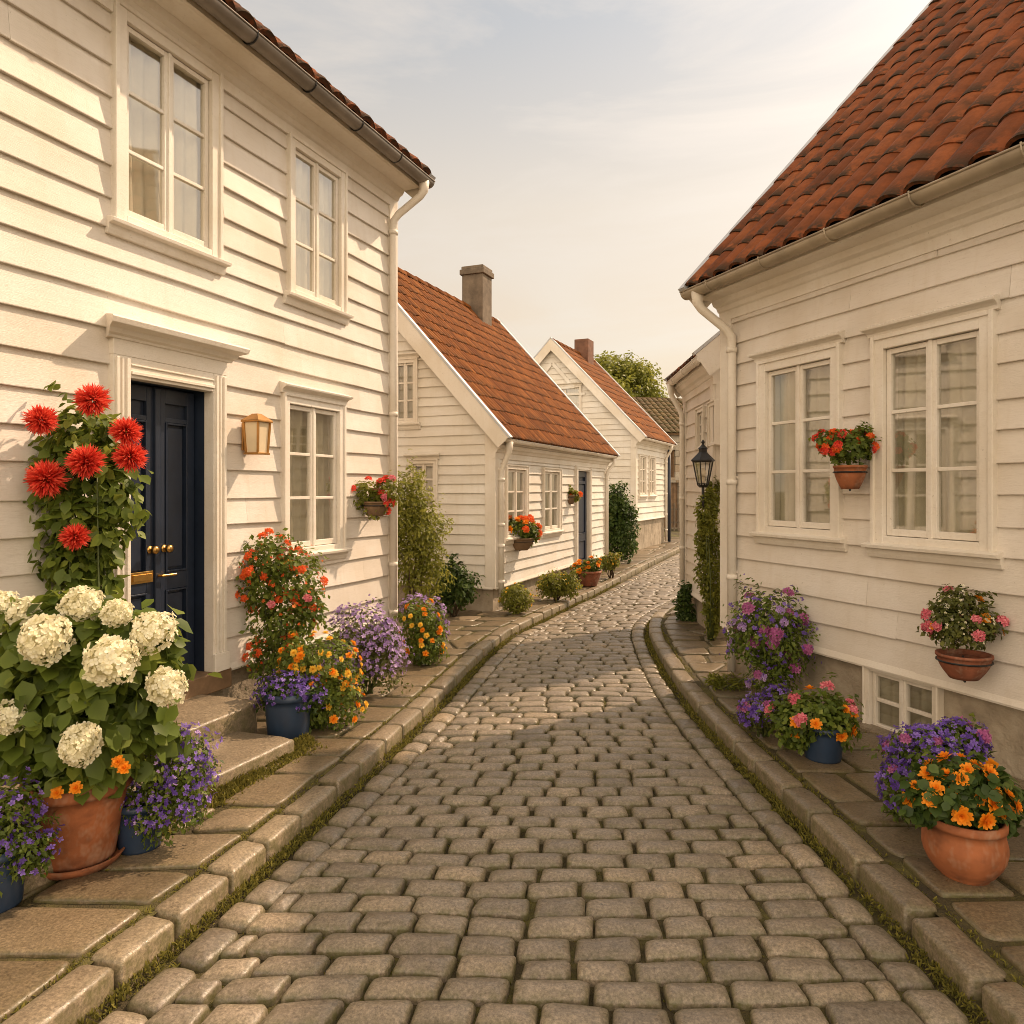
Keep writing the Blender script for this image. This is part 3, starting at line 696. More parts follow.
def pave(mb, fa, fb, y0, y1, rowf, wf, gap, zf, tintf, tilt=None, **kw):
    y = y0; k = 0
    prev = [y0]*8
    while y < y1:
        rh = rowf(y); xa, xb = fa(y+rh/2), fb(y+rh/2)
        if xb-xa > .06:
            x = xa-0.; off = (random.uniform(0, .5) if 'vary' not in kw else (k % 2)*.5+random.uniform(-.12, .12)+.1)*wf(y); cells = []
            vr = kw.get('vary', (.72, 1.3))
            while x < xb-.02:
                w = wf(y)*random.uniform(*vr)
                if x == xa: w = max(.4*w, w-off)
                if xb-(x+w) < wf(y)*.4: w = xb-x
                cells.append((x, x+w)); x += w
            for (p, q) in cells:
                g = gap*random.uniform(.7, 1.5)/2; g2 = gap*random.uniform(.7, 1.5)/2
                sh0 = fa(y)-xa; sh1 = fa(y+rh)-xa; tb = (p-xa)/(xb-xa); tb2 = (q-xa)/(xb-xa)
                def X(t, yy): return lerp(fa(yy), fb(yy), t)
                def wv(xx): return .012*math.sin(xx*2.7+y*1.3)+.008*math.sin(xx*5+y*4)+(tilt(xx) if tilt else 0)
                j = lambda: random.uniform(-.006, .006)
                pa = (X(tb, y)+g+j(), y+g2+wv(p)+j()); pb = (X(tb2, y)-g+j(), y+g2+wv(q)+j()); pc = (X(tb2, y+rh)-g+j(), y+rh-g2+wv(q)+j()); pd = (X(tb, y+rh)+g+j(), y+rh-g2+wv(p)+j())
                stone(mb, (pa, pb, pc, pd), zf((p+q)/2, y)+random.gauss(0, kw.get('zj', .003)), tint=min(1, max(0, tintf())), th=kw.get('th', .05), m=kw.get('m', 5.), rnd=kw.get('rnd', .02), dome=kw.get('dome', .006), n=kw.get('n', 18) if y < 9 else 12)
        y += rh; k += 1

def strip(name, fa, fb, y0, y1, z, mat, dy=.15, nx=8, nz=.0):
    m = MB(); n = int((y1-y0)/dy); vs = []
    for i in range(n+1):
        y = lerp(y0, y1, i/n)
        for k in range(nx+1):
            x = lerp(fa(y), fb(y), k/nx); vs.append((x, y, z+nz*(math.sin(x*23+y*7)*math.sin(y*19-x*5))))
    m.add(vs, [(i*(nx+1)+k, i*(nx+1)+k+1, (i+1)*(nx+1)+k+1, (i+1)*(nx+1)+k) for i in range(n) for k in range(nx)])
    return tag(m.build(name, mat, smooth=True), kind='structure')

# the ground sheet to the horizon
gm = MB(); gm.add([(-400, -400, -.12), (400, -400, -.12), (400, 800, -.12), (-400, 800, -.12)], [(0, 1, 2, 3)])
tag(gm.build('ground', 'ground'), kind='structure')
KW = .138
strip('street_bed', lambda y: fL(y)-.02, lambda y: fR(y)+.02, -2, 34, -.034, 'ground', nz=.003, nx=24, dy=.06)
st = MB()
GUT = .15
def rowh(y): return (.121 if y < 5 else .132 if y < 9 else .15)*random.uniform(.94, 1.08)
pave(st, lambda y: fL(y)+GUT+.045, lambda y: fR(y)-GUT-.045, 1.0, 30, rowh, lambda y: .222 if y < 9 else .24, .012, lambda x, y: .004*math.sin(x*1.9+y*.8)+.004*math.sin(y*2.1-x), lambda: random.gauss(.42, .14), rnd=.019, th=.06, m=7., dome=.008, zj=.003, vary=(.82, 1.18))
def edge_course(mb, f, sg, w0, w1, y0, y1, lf, z, tintf, gap=.02, **kw):       # stones laid along a kerb line
    y = y0
    while y < y1:
        l = lf()*random.uniform(.75, 1.25); t = Vector((f(y+l)-f(y), l)).normalized(); nrm = Vector((t.y, -t.x))*sg
        t2 = Vector((f(y+2*l)-f(y+l), l)).normalized(); n2 = Vector((t2.y, -t2.x))*sg
        A = Vector((f(y), y)); B = Vector((f(y+l*t.y), y+l*t.y)); g = gap/2
        p = [A+nrm*w0+t*g, B+n2*w0-t*g, B+n2*w1-t*g, A+nrm*w1+t*g]
        if sg > 0: p = [p[0], p[3], p[2], p[1]]
        stone(mb, p, z+random.gauss(0, .0035), tint=min(1, max(0, tintf())), **kw); y += l*t.y
edge_course(st, fL, 1, .052, .052+GUT-.01, 1.0, 22, lambda: .19, -.002, lambda: random.gauss(.45, .25), rnd=.026, th=.06, m=5.2, dome=.010)
edge_course(st, fR, -1, .052, .052+GUT-.01, 1.0, 22, lambda: .19, -.002, lambda: random.gauss(.35, .25), rnd=.026, th=.06, m=5.2, dome=.010)
tag(st.build('street', 'cobble', smooth=True), kind='structure')

kb = MB()
edge_course(kb, fL, -1, 0, KW, .8, 24, lambda: .36, .078, lambda: random.gauss(.6, .22), .022, rnd=.022, th=.16, m=9., n=26)
edge_course(kb, fR, 1, 0, KW, .8, 20, lambda: .36, .078, lambda: random.gauss(.4, .22), .022, rnd=.022, th=.16, m=9., n=26)
tag(kb.build('kerb', 'kerb', smooth=True), kind='structure')

LO, LD = Vector((-1.143, 7.197)), Vector((.3585, .9335))       # left house: far corner, direction of its wall
RO, RD = Vector((1.771, 6.213)), Vector((.3584, -.9336))        # right house: far corner, wall direction towards us
BL = [(-2, -1.143-(9.197)*.384), (7.19, -1.146), (7.24, -5.5), (9.9, -5.5), (9.95, .02), (14.14, 1.75), (14.2, -1), (18.6, -1), (18.7, 3.07), (21.7, 4.42), (21.8, 2), (34, 4)]
BR = [(-2, 1.753+.3839*8.26), (6.26, 1.753), (6.32, 4.6), (7.9, 5), (8.4, 2.1), (9.2, 2.13), (9.25, 7), (34, 16)]
wL = lambda y: interp(BL, y)-.05
wR = lambda y: interp(BR, y)+.05
strip('pavement_bed', wL, lambda y: fL(y)-KW+.03, -2, 30, .062, 'ground', nx=20, dy=.08, nz=.002)
strip('pavement_bed', lambda y: fR(y)+KW-.03, wR, -2, 30, .062, 'ground', nx=20, dy=.08, nz=.002)
pv = MB()
ov = lambda: random.gauss(.5, .25)
pave(pv, wL, lambda y: fL(y)-KW-.012, .8, 24, lambda y: random.uniform(.24, .40), lambda y: .42, .028, lambda x, y: .078, ov, rnd=.014, th=.05, m=9., dome=.004, n=22, tilt=lambda x: .0)
pave(pv, lambda y: fR(y)+KW+.03, wR, .8, 20, lambda y: random.uniform(.26, .42), lambda y: .48, .03, lambda x, y: .078, lambda: random.gauss(.3, .2), rnd=.014, th=.05, m=9., dome=.004, n=22)
tag(pv.build('pavement', 'flag', smooth=True), kind='structure')

# moss and small weeds along the joints: nobody could count it
def moss():
    rg = RNG; P = []; S = []
    def addp(x, y, z, s): P.append((x, y, z)); S.append(s)
    for side, f, sg in (('l', fL, 1), ('r', fR, -1)):
        y = 1.2
        while y < 13:
            dens = int(34 if y < 5 else 22 if y < 8 else 12)
            patch = .55+.45*math.sin(y*3.1+sg)*math.sin(y*1.3)
            for _ in range(int(dens*patch)+6):
                d = abs(rg.normal(0, .022))+.006; yy = y+rg.uniform(0, .08); addp(f(yy)+sg*d, yy, -.024+max(0, .03-d)*.9, rg.uniform(.010, .026))
            for _ in range(int(dens*.35*patch)):
                d = -KW+rg.normal(0, .01)-.005; yy = y+rg.uniform(0, .08); addp(f(yy)+sg*d, yy, .065, rg.uniform(.010, .02))
            y += .06
    # foot of the walls and round the steps
    for _ in range(5200):
        t = rg.uniform(0, 1); u = rg.uniform(2.2, 6.9); d = abs(rg.normal(0, .05)); c = LO-LD*(7-u)+Vector((LD.y, -LD.x))*d; addp(c.x, c.y, .066, rg.uniform(.015, .035))
    for _ in range(2600):
        u = rg.uniform(0, 4.6); d = abs(rg.normal(0, .045)); c = RO+RD*u+Vector((-.9336, -.3584))*d; addp(c.x, c.y, .066, rg.uniform(.012, .03))
    q0 = Vector((-1.26, 4.40)); 
    for _ in range(5200):
        u = rg.uniform(-1.5, .12); d = abs(rg.normal(0, .055))-.02; c = q0+LD*u+Vector((LD.y, -LD.x))*d; addp(c.x, c.y, .07+max(0, .04-d)*.8, rg.uniform(.014, .038))
    # joints between the setts
    for _ in range(9000):
        y = 1.3+7.5*rg.random()**1.5; x = rg.uniform(fL(y)+.05, fR(y)-.05); addp(x, y, -.036, rg.uniform(.008, .016))
    P = np.array(P); S = np.array(S); n = len(P); d = unit(rg.normal(0, .55, (n, 3))+np.array([0, 0, 1]))
    v = np.array([(-.16, 0, 0), (.16, 0, 0), (-.13, .55, .05), (.13, .55, .05), (0, 1, .16)]); f = np.array([(0, 1, 3), (0, 3, 2), (2, 3, 4)])
    V, Fc, T = scatter((v, f, np.array([-.2, -.2, 0, 0, .15])), np.repeat(P, 3, 0)+rg.normal(0, .006, (3*n, 3))*np.array([1, 1, 0]), unit(rg.normal(0, 1, (3*n, 3))), unit(rg.normal(0, .55, (3*n, 3))+np.array([0, 0, 1])), np.repeat(S, 3), rg.uniform(.1, .9, 3*n))
    o = link('moss', np_mesh('moss', V, [Fc], T, MAT['moss'])); tag(o, 'yellow green moss growing in the joints of the paving and along the kerbs', 'moss', None, 'stuff')
moss()

# ------------------------------------------------------------------ left house
LH = House('white_house', 'tall two storey white clapboard house with navy double door', 'house', LO-LD*7, LD, 7.0, 5.4, 4.765, R(42), ov=.30, gv=.05, base=.41, ex=.19)
f = LH.front
Wa = f.rect(109, 216.5, 216.5, 75, 262); Wb = f.rect(284.7, 342, 342, 173, 315); Wc = f.rect(279, 340.6, 340.6, 404, 548)
LDo = list(f.rect(124.5, 207.7, 207.7, 392, 672)); LDo[2] = .40
def hole(r, cw=.085): return (r[0]+cw*.5, r[1]-cw*.5, r[2]+cw*.3, r[3]-cw*.5)
LH.holes['front'] = [hole(Wa), hole(Wb), hole(Wc), (LDo[0]-.06, LDo[1]+.06, .3, LDo[3]+.06)]
# near part of the facade, mostly outside the frame
LH.walls(3)
LH.roof('tile_r', .2, .3, 11, .055, .03)
LH.eave('zinc', .06, 6.97, 6.90)
window(LH, f, Wa, .085, curtain='net', curt_z=1., cornice=False); window(LH, f, Wb, .075, curtain='net', curt_z=1., cornice=False); window(LH, f, Wc, .075)
door(LH, f, LDo)
th = MB(); th.fbox(f, LDo[0]-.16, LDo[1]+.16, .27, .40, -.18, .06); th.build('threshold', 'wood', LH.root, bevel=.008)
LH.chimney(4.0, .5, .5, 7.2, 'chim')

# stone steps at its door
def lw(u, off): c = LO-LD*(7-u)+Vector((LD.y, -LD.x))*off; return (c.x, c.y)
def lu(p): return (Vector(p)-(LO-LD*7)).dot(LD)
uU, uW = lu((-1.59, 4.71)), lu((-1.278, 4.36))
sroot = empty('stone_steps', (*lw(uU-.8, .45), GZ), 0, 'two worn stone steps below the navy double door', 'steps')
for (ua, ub, n, o0, o1, z, h_) in ((uU-1.55, uU, 2, .0, .50, .285, .26), (uW-1.85, uW, 3, .44, .92, .165, .16)):
    s_ = MB(); cuts = [ua, *[lerp(ua, ub, (k+random.uniform(.85, 1.1))/n) for k in range(n-1)], ub]
    for a, b in zip(cuts[:-1], cuts[1:]):
        stone(s_, [lw(a+.004, o0), lw(a+.004, o1)][:1]+[lw(b-.004, o0), lw(b-.004, o1), lw(a+.004, o1)] if False else [lw(a+.004, o1), lw(b-.004, o1), lw(b-.004, o0), lw(a+.004, o0)], z, th=h_, m=12., rnd=.022, n=30, dome=.004, tint=random.uniform(.5, .8), ed=.8)
    s_.build('step', 'kerb', sroot, off=sroot.location, smooth=True)

# ------------------------------------------------------------------ right house
RH = House('white_house', 'white clapboard house with mossy red pantile roof and a basement window', 'house', RO, RD, 6.6, 5.3, 3.27+.21, R(47), ov=.27, gv=.07, base=.50, ex=.178)
f = RH.front
Ra = f.rect(762, 845, 845, 343, 538.6); Rb = f.rect(877, 999.5, 999.5, 310, 553); Rc = f.rect(868, 937, 868, 663, 739)
Rc = (Rc[0]-.02, Rc[1]+.02, .05, .482)
RH.holes['front'] = [hole(Ra), hole(Rb), (Rc[0]+.02, Rc[1]-.02, Rc[2]+.02, Rc[3]-.02)]
RH.walls(9)
RH.roof('tile_r', .19, .32, 23, .06, .009)
RH.eave('zincl', .06, .06, .16)
window(RH, f, Ra, .085, curtain='curtain'); window(RH, f, Rb, .085, curtain='curtain')
class Off:                                                  # the basement wall stands a little back
    def __init__(s, fc, d): s.fc, s.d, s.n = fc, d, fc.n
    def pt(s, u, z, off=0.): return s.fc.pt(u, z, off+s.d)
window(RH, Off(f, -.03), Rc, .042, rows=2, cornice=False, sill=False, name='basement_window')
s_ = MB(); s_.fbox(f, Rc[0]-.06, Rc[1]+.06, -.02, .095, -.02, .09); s_.build('stone_sill', 'kerb', RH.root, bevel=.012)

# ------------------------------------------------------------------ second house on the left
D2 = Vector((.381, .925)).normalized(); O2 = Vector((-.224, 9.34))
H2 = House('white_house', 'low white clapboard cottage with orange tiled roof and navy door', 'house', O2, D2, 5.2, 4.5, 2.22+.13, R(48), ov=.14, gv=.08, base=.40, ex=.125, paint='cool')
f = H2.front
Ga = f.rect(503.4, 525.3, 503.4, 461, 527); Gb = f.rect(541, 558.8, 541, 468, 532.5); G2 = list(f.rect(575, 587, 575, 474, 560)); G2[2] = .2
Ga = (Ga[0], Ga[1], .98, 1.93); Gb = (Gb[0], Gb[1], .98, 1.93); G2 = (G2[0], G2[1], .22, 1.92)
H2.holes['front'] = [hole(Ga, .06), hole(Gb, .06), (G2[0]-.03, G2[1]+.03, .2, G2[3]+.03)]
g = H2.start; Gc = g.rect(393, 419, 419, 358, 423); Gd = g.rect(410, 439, 439, 459, 512)
H2.holes['start'] = [hole(Gc, .06), hole(Gd, .06)]
H2.walls(21); H2.roof('tile_o', .115, .26, 31, .038, .009, verge_w=.10)
H2.eave('trim', .04, .08, .09, cornice=True)
pp = MB(); y = H2.ov+.032; z = H2.H-H2.ov*H2.tp
pp.tube([f.pt(5.2, z, y), f.pt(5.2, z-.1, y), f.pt(5.12, z-.25, .07), f.pt(5.12, z-.35, .06), f.pt(5.12, .14, .06)], .03, 10); pp.build('downpipe', 'trim', H2.root, smooth=True)
for r in (Ga, Gb): window(H2, f, r, .06, cornice=False)
for r in (Gc, Gd): window(H2, g, r, .06, cornice=True)
door(H2, f, G2, leaves=1, cas=.09, brass=False, cornice=False, recess=.03)
s_ = MB(); s_.fbox(f, G2[0]-.15, G2[1]+.15, .06, .2, -.1, .22); s_.build('doorstep', 'kerb', H2.root, bevel=.015)
H2.chimney(4.1, .42, .42, 5.72, 'chim', -.1)

# ------------------------------------------------------------------ third house on the left
D3 = Vector((.41, .912)).normalized(); O3 = Vector((3.07, 18.7))
H3 = House('white_house', 'far white gabled house with brick chimney beyond the dark green bush', 'house', O3, D3, 3.35, 4.4, 2.95+.12, R(46.5), ov=.2, gv=.12, base=.85, ex=.15, paint='cool')
f = H3.front; g = H3.start
Ha = f.rect(638, 645.5, 638, 452, 494); Hb = f.rect(647.5, 654, 647.5, 454, 492); Hc = g.rect(549, 582, 582, 402, 420)
Ha = (.28, 1.02, 1.45, 2.52); Hb = (1.3, 2.0, 1.45, 2.52); Hc = g.rect(549, 582, 582, 385, 420)
H3.holes['front'] = [hole(Ha, .06), hole(Hb, .06)]; H3.holes['start'] = [hole(Hc, .06)]
H3.walls(41); H3.roof('tile_o', .15, .28, 51, .035, .01, verge_w=.11); H3.eave('trim', .045, 3.1, 3.2, cornice=True)
for r in (Ha, Hb): window(H3, f, r, .06, cornice=False)
window(H3, g, Hc, .06, cornice=True, rows=2)
s_ = MB(); zt = H3.H+H3.hr*H3.tp-.55                          # pedimented panel in the gable
for (a, b, c, d) in ((H3.hr-.62, H3.hr+.62, zt-.62, zt-.56), (H3.hr-.9, H3.hr+.9, zt-.80, zt-.74)): s_.fbox(g, a, b, c, d, .03, .06)
for sg in (-1, 1): s_.hexa([g.pt(H3.hr+sg*.62, zt-.56, .06), g.pt(H3.hr+sg*.50, zt-.56, .06), g.pt(H3.hr+sg*.50, zt-.56, .03), g.pt(H3.hr+sg*.62, zt-.56, .03), g.pt(H3.hr+sg*.04, zt+.10, .06), g.pt(H3.hr, zt+.02, .06), g.pt(H3.hr, zt+.02, .03), g.pt(H3.hr+sg*.04, zt+.10, .03)])
s_.build('gable_panel', 'cool', H3.root)
H3.chimney(2.25, .5, .42, 6.0, 'brick', -.1, cap=False)
pp = MB(); pp.tube([f.pt(3.42, 2.75, .1), f.pt(3.42, .1, .1)], .045, 10); pp.build('blue_downpipe', 'navy', H3.root, smooth=True)

# ------------------------------------------------------------------ narrow house behind the right house
DR = Vector((-.044, -1)).normalized(); OR_ = Vector((2.135, 9.2))
NR = House('white_house', 'narrow white house behind the black street lantern, half hidden by the right house', 'house', OR_, DR, 1.56, 2.0, 2.89+.12, R(40), ov=.17, gv=.10, base=.42, ex=.16)
f = NR.front
Na = f.rect(699.5, 707, 699.5, 410, 444); Nb = f.rect(711.5, 719, 711.5, 398, 432)
Na = (Na[0], Na[1], 2.05, 2.5); Nb = (Nb[0], Nb[1], 2.05, 2.5)
NR.holes['front'] = [hole(Na, .05), hole(Nb, .05)]
NR.walls(61); NR.roof('tile_r', .18, .28, 71, .03); NR.eave('trim', .045, -.02, .03, cornice=True)
for r in (Na, Nb): window(NR, f, r, .05, cornice=False, sill=False)

for o in NR.root.children_recursive:                         # sheared so its unseen side lets sun through the gap onto the street
    for v in o.data.vertices: v.co.x -= v.co.y*.74

# ------------------------------------------------------------------ old house closing the street
OH = House('old_house', 'dilapidated stone house with mossy brown roof at the far end of the street', 'house', Vector((5.2, 29.6)), Vector((.97, .24)).normalized(), 6.5, 5.5, 3.9, R(30), ov=.2, gv=.15, base=.3, ex=.2)
OH.holes['front'] = [(.75, 1.35, 2.1, 3.2), (.8, 1.5, .1, 1.9), (2.6, 3.3, 2.1, 3.2)]
m = MB(); f = OH.front
rg = random.Random(4); z = -.1
while z < 3.9:
    hh = rg.uniform(.22, .34); u = 0
    while u < 6.5:
        w = rg.uniform(.3, .6)
        for (a, b, c, d) in cut((u+.006, min(u+w, 6.5)-.006, z+.006, min(z+hh, 3.9)-.006), OH.holes['front']): m.fbox(f, a, b, c, d, -.3, rg.uniform(0, .03), rg.random())
        u += w
    z += hh
m.box(0, 6.5, .31, .5, -.1, 3.89, .4); m.box(0, .3, .5, 5.5, -.1, 3.89, .5); m.box(6.2, 6.5, .5, 5.5, -.1, 3.89); m.box(.3, 6.2, 5.2, 5.5, -.1, 3.89)
for fc in (OH.start, OH.end): m.add([fc.pt(0, 3.89, -.02), fc.pt(5.5, 3.89, -.02), fc.pt(2.75, 3.89+2.75*OH.tp, -.02)], [(0, 1, 2)])
m.build('wall', 'oldwall', OH.root)
OH.roof('tile_b', .24, .36, 81, .06, .02, flash=False)
for (a, b, c, d) in (OH.holes['front'][0], OH.holes['front'][2]):
    w_ = MB(); w_.fbox(f, a, b, c, d, -.25, -.2); w_.fbox(f, a, a+.06, c, d, -.2, -.1); w_.fbox(f, b-.06, b, c, d, -.2, -.1); w_.fbox(f, (a+b)/2-.03, (a+b)/2+.03, c, d, -.2, -.1); w_.build('window', 'wood', OH.root)
w_ = MB(); w_.fbox(f, .8, 1.5, .1, 1.9, -.3, -.12); [w_.fbox(f, .84+k*.16, .95+k*.16, .12, 1.88, -.12, -.09) for k in range(4)]; w_.build('door', 'wood', OH.root)
fr_ = empty('picket_fence', (5.9, 28.2, 0), 0, 'dark picket fence in front of the dilapidated house at the street end', 'fence')
ra = MB(); ra.box(-.6, 2.4, -.02, .02, .35, .41); ra.box(-.6, 2.4, -.02, .02, .85, .91); ra.build('rail', 'chim', fr_)
pk = MB(); pk.box(-.03, .03, -.045, -.02, 0, 1.05); pk.add([(-.03, -.045, 1.05), (.03, -.045, 1.05), (0, -.045, 1.12), (-.03, -.02, 1.05), (.03, -.02, 1.05), (0, -.02, 1.12)], [(0, 1, 2), (5, 4, 3), (0, 2, 5, 3), (1, 4, 5, 2)])
p0 = pk.build('picket', 'chim', fr_); p0.location = (-.55, 0, 0)
for k in range(1, 20):
    c = p0.copy(); COL.objects.link(c); c.parent = fr_; c.location = (-.55+k*.15, 0, 0)

# ------------------------------------------------------------------ trees far behind
def tree(name, label, x, y, h, r, n, size, mat, seed, group=None, trunk=.16):
    global GZ
    rt = empty(name, (x, y, 0), 0, label, 'tree', group); rg = random.Random(seed); t = MB(); blobs = []
    t.tube([(0, 0, -.1), (.05, 0, h*.25), (-.05, .05, h*.5), (0, 0, h*.72)], [trunk, trunk*.8, trunk*.55, trunk*.2], 10)
    for k in range(13):
        a = k*2.4+rg.random(); el = rg.uniform(.15, 1.2); d = Vector((math.cos(a)*math.cos(el), math.sin(a)*math.cos(el), math.sin(el)))
        b = Vector((0, 0, h*rg.uniform(.38, .6))); e = Vector((0, 0, h*.62))+Vector((d.x*r*.72, d.y*r*.72, d.z*(h-h*.62)*.8))
        t.tube([b, b.lerp(e, .5)+Vector((0, 0, -.1)), e], [trunk*.4, trunk*.25, trunk*.08], 6)
        s = r*rg.uniform(.28, .46); blobs.append((np.array(e)+np.array((x, y, 0)), np.array([s, s, s*.72])))
    t.build('trunk', 'bark', rt, smooth=True)
    foliage('crown', rt, blobs, n, size, mat, seed, .55, rlo=.25, droop=.3, lump=.3, tintc=.5)
tree('leafy_tree', 'rounded yellow green tree showing above the roof of the far gabled house', 5.45, 38.5, 8.7, 2.55, 9000, .2, 'lime', 5)
tree('leafy_tree', 'loose small tree rising behind the mossy brown roof', 10.8, 40, 6.6, 1.8, 4000, .2, 'olive', 8)

# ------------------------------------------------------------------ street lantern and wall lantern
def street_lantern():
    p = at(703, 484, 7.42); rt = empty('street_lantern', (p.x, p.y, p.z-.3), 0, 'black iron street lantern with clear tapered glass above the climbing plant', 'street lamp')
    zb = .3; m = MB()
    m.tube([(.005, 0, zb-.13), (.0, 0, zb-.2), (.05, .05, zb-.27), (.155, .13, zb-.27)], [.014, .013, .013, .013], 8); m.tube([(.15, .13, zb-.36), (.15, .13, zb-.18)], .022, 8); m.build('bracket', 'black', rt, smooth=True)
    m = MB(); m.tube([(0, 0, zb-.12), (0, 0, zb-.03)], .014, 8); m.tube([(0, 0, zb-.035), (0, 0, zb-.01)], [.035, .06], 8)
    r0, r1, H = .052, .10, .225
    for k in range(6):
        a = k*math.pi/3; c, s = math.cos(a), math.sin(a); m.tube([(r0*c, r0*s, zb-.01), (r1*c, r1*s, zb+H)], .0065, 5)
        a2 = a+math.pi/3; m.tube([(r0*c, r0*s, zb), (r0*math.cos(a2), r0*math.sin(a2), zb)], .006, 5); m.tube([(r1*c, r1*s, zb+H), (r1*math.cos(a2), r1*math.sin(a2), zb+H)], .009, 5)
    m.build('frame', 'black', rt)
    m = MB(); m.lathe([(r1*1.18, zb+H), (r1*1.18, zb+H+.012), (r1*.55, zb+H+.075), (r1*.42, zb+H+.09), (r1*.42, zb+H+.12), (r1*.5, zb+H+.125), (r1*.2, zb+H+.155), (.012, zb+H+.17), (.02, zb+H+.19), (.001, zb+H+.215)], n=6); m.build('roof_cap', 'black', rt)
    m = MB(); m.lathe([(r0*.95, zb+.004), (r1*.94, zb+H-.004)], n=6); m.build('glass', 'glass', rt)
    m = MB(); m.tube([(0, 0, zb), (0, 0, zb+.07)], .018, 8); m.tube([(0, 0, zb+.07), (0, 0, zb+.12), (0, 0, zb+.16)], [.022, .032, .01], 10); m.build('bulb', 'lampglass', rt, smooth=True)
street_lantern()
def wall_lantern():
    f = LH.front; u, z = f.px(243, 438); rt = empty('wall_lantern', LH.M @ f.pt(u, z, .0), math.atan2(LD.y, LD.x), 'square copper lantern with milky glass on the wall beside the navy door', 'wall lamp')
    w, d, h, cy = .062, .062, .105, -.12
    m = MB(); m.box(-.045, .045, -.040, -.024, -.09, .10); m.tube([(0, -.035, .07), (0, cy, .15)], .008, 6); m.box(-.012, .012, cy, -.035, -.118, -.10); m.build('bracket', 'copper', rt, bevel=.003)
    m = MB(); b = .007
    for sx in (-1, 1):
        for sy in (-1, 1):
            x0, y0 = sx*w*.82, cy+sy*d*.82; x1, y1 = sx*w, cy+sy*d
            m.hexa([(x0-b, y0-b, -h), (x0+b, y0-b, -h), (x0+b, y0+b, -h), (x0-b, y0+b, -h), (x1-b, y1-b, h), (x1+b, y1-b, h), (x1+b, y1+b, h), (x1-b, y1+b, h)])
    m.box(-w*.82-.012, w*.82+.012, cy-d*.82-.012, cy+d*.82+.012, -h-.014, -h); m.box(-w-.014, w+.014, cy-d-.014, cy+d+.014, h, h+.012); m.build('frame', 'copper', rt, bevel=.002)
    m = MB(); a, c = w+.014, .022; m.hexa([(-a, cy-a, h+.013), (a, cy-a, h+.013), (a, cy+a, h+.013), (-a, cy+a, h+.013), (-c, cy-c, h+.06), (c, cy-c, h+.06), (c, cy+c, h+.06), (-c, cy+c, h+.06)]); m.build('roof_cap', 'copper', rt)
    m = MB(); a, c = w*.82-.003, w-.004; m.hexa([(-a, cy-a, -h+.001), (a, cy-a, -h+.001), (a, cy+a, -h+.001), (-a, cy+a, -h+.001), (-c, cy-c, h-.001), (c, cy-c, h-.001), (c, cy+c, h-.001), (-c, cy+c, h-.001)]); m.build('glass', 'lampglass', rt)
wall_lantern()

# ------------------------------------------------------------------ pots and plants
def pot(root, c, r0, r1, h, mat, rim=.02, belly=0., saucer=False, n=32, name='pot'):
    c = Vector(c)-root.location; z0 = .022 if saucer else 0; m = MB(); pr = [(.001, z0), (r0, z0), (r0*1.01, z0+.01)]
    for k in range(1, 8):
        t = k/7; pr.append((lerp(r0, r1, t)+belly*math.sin(math.pi*min(1, t*1.05)), z0+h*.86*t))
    pr += [(r1+rim, z0+h*.86), (r1+rim*1.15, z0+h*.9), (r1+rim, z0+h), (r1-.005, z0+h), (r1-.012, z0+h*.9), (r1-.02, z0+h*.8)]
    m.lathe(pr, c, n, .006); m.build(name, mat, root, smooth=True)
    s = MB(); s.lathe([(.001, z0+h*.86), (r1-.01, z0+h*.85)], c, 20, .01); s.build('soil', 'soil', root)
    if saucer:
        s = MB(); s.lathe([(.001, 0), (r0*1.12, 0), (r0*1.3, .035), (r0*1.25, .038), (r0*1.08, .012), (.001, .012)], c, n); s.build('saucer', mat, root, smooth=True)

def gp(x, y, z=None):                                        # ground point under a pixel
    z = GZ if z is None else z; Y = (EYE-z)*F/(y-HY); return Vector(((x-HX)/F*Y, Y, z))

# hydrangea
c = Vector((-1.775, 3.07, GZ)); rt = empty('potted_hydrangea', c, 0, 'white hydrangea with big cream flower heads in a large terracotta pot', 'potted plant')
pot(rt, c, .135, .185, .33, 'clay', .018, 0, True)
hb = wblobs([(85, 700, 78, 62), (35, 660, 55, 55), (132, 660, 48, 46), (70, 640, 62, 45), (118, 735, 50, 38), (30, 735, 46, 38), (75, 765, 52, 26)], 3.05)
foliage('foliage', rt, hb, 2600, .082, 'mid', 11, .72, True, rlo=.45, droop=.6)
stems(rt, hb, c+Vector((0, 0, .3)), 22, .006)
for (x, y, r, Y) in ((45, 640, 24, 2.8), (82, 604, 20, 2.95), (117, 613, 15, 2.9), (112, 660, 26, 2.72), (153, 632, 20, 2.85), (167, 686, 19, 2.85), (80, 745, 20, 2.72), (8, 717, 17, 2.8), (28, 614, 19, 2.95), (0, 606, 15, 3.0)):
    p = at(x, y, Y); head('hydrangea', rt, p-rt.location, r/F*Y*1.0, (random.uniform(-.3, .3), -.5, .8))
for (x, y) in ((118, 762), (124, 768), (76, 788), (57, 793)):
    head('mari_orange', rt, at(x, y, 2.84)-rt.location, .026, (.1, -.8, .5))
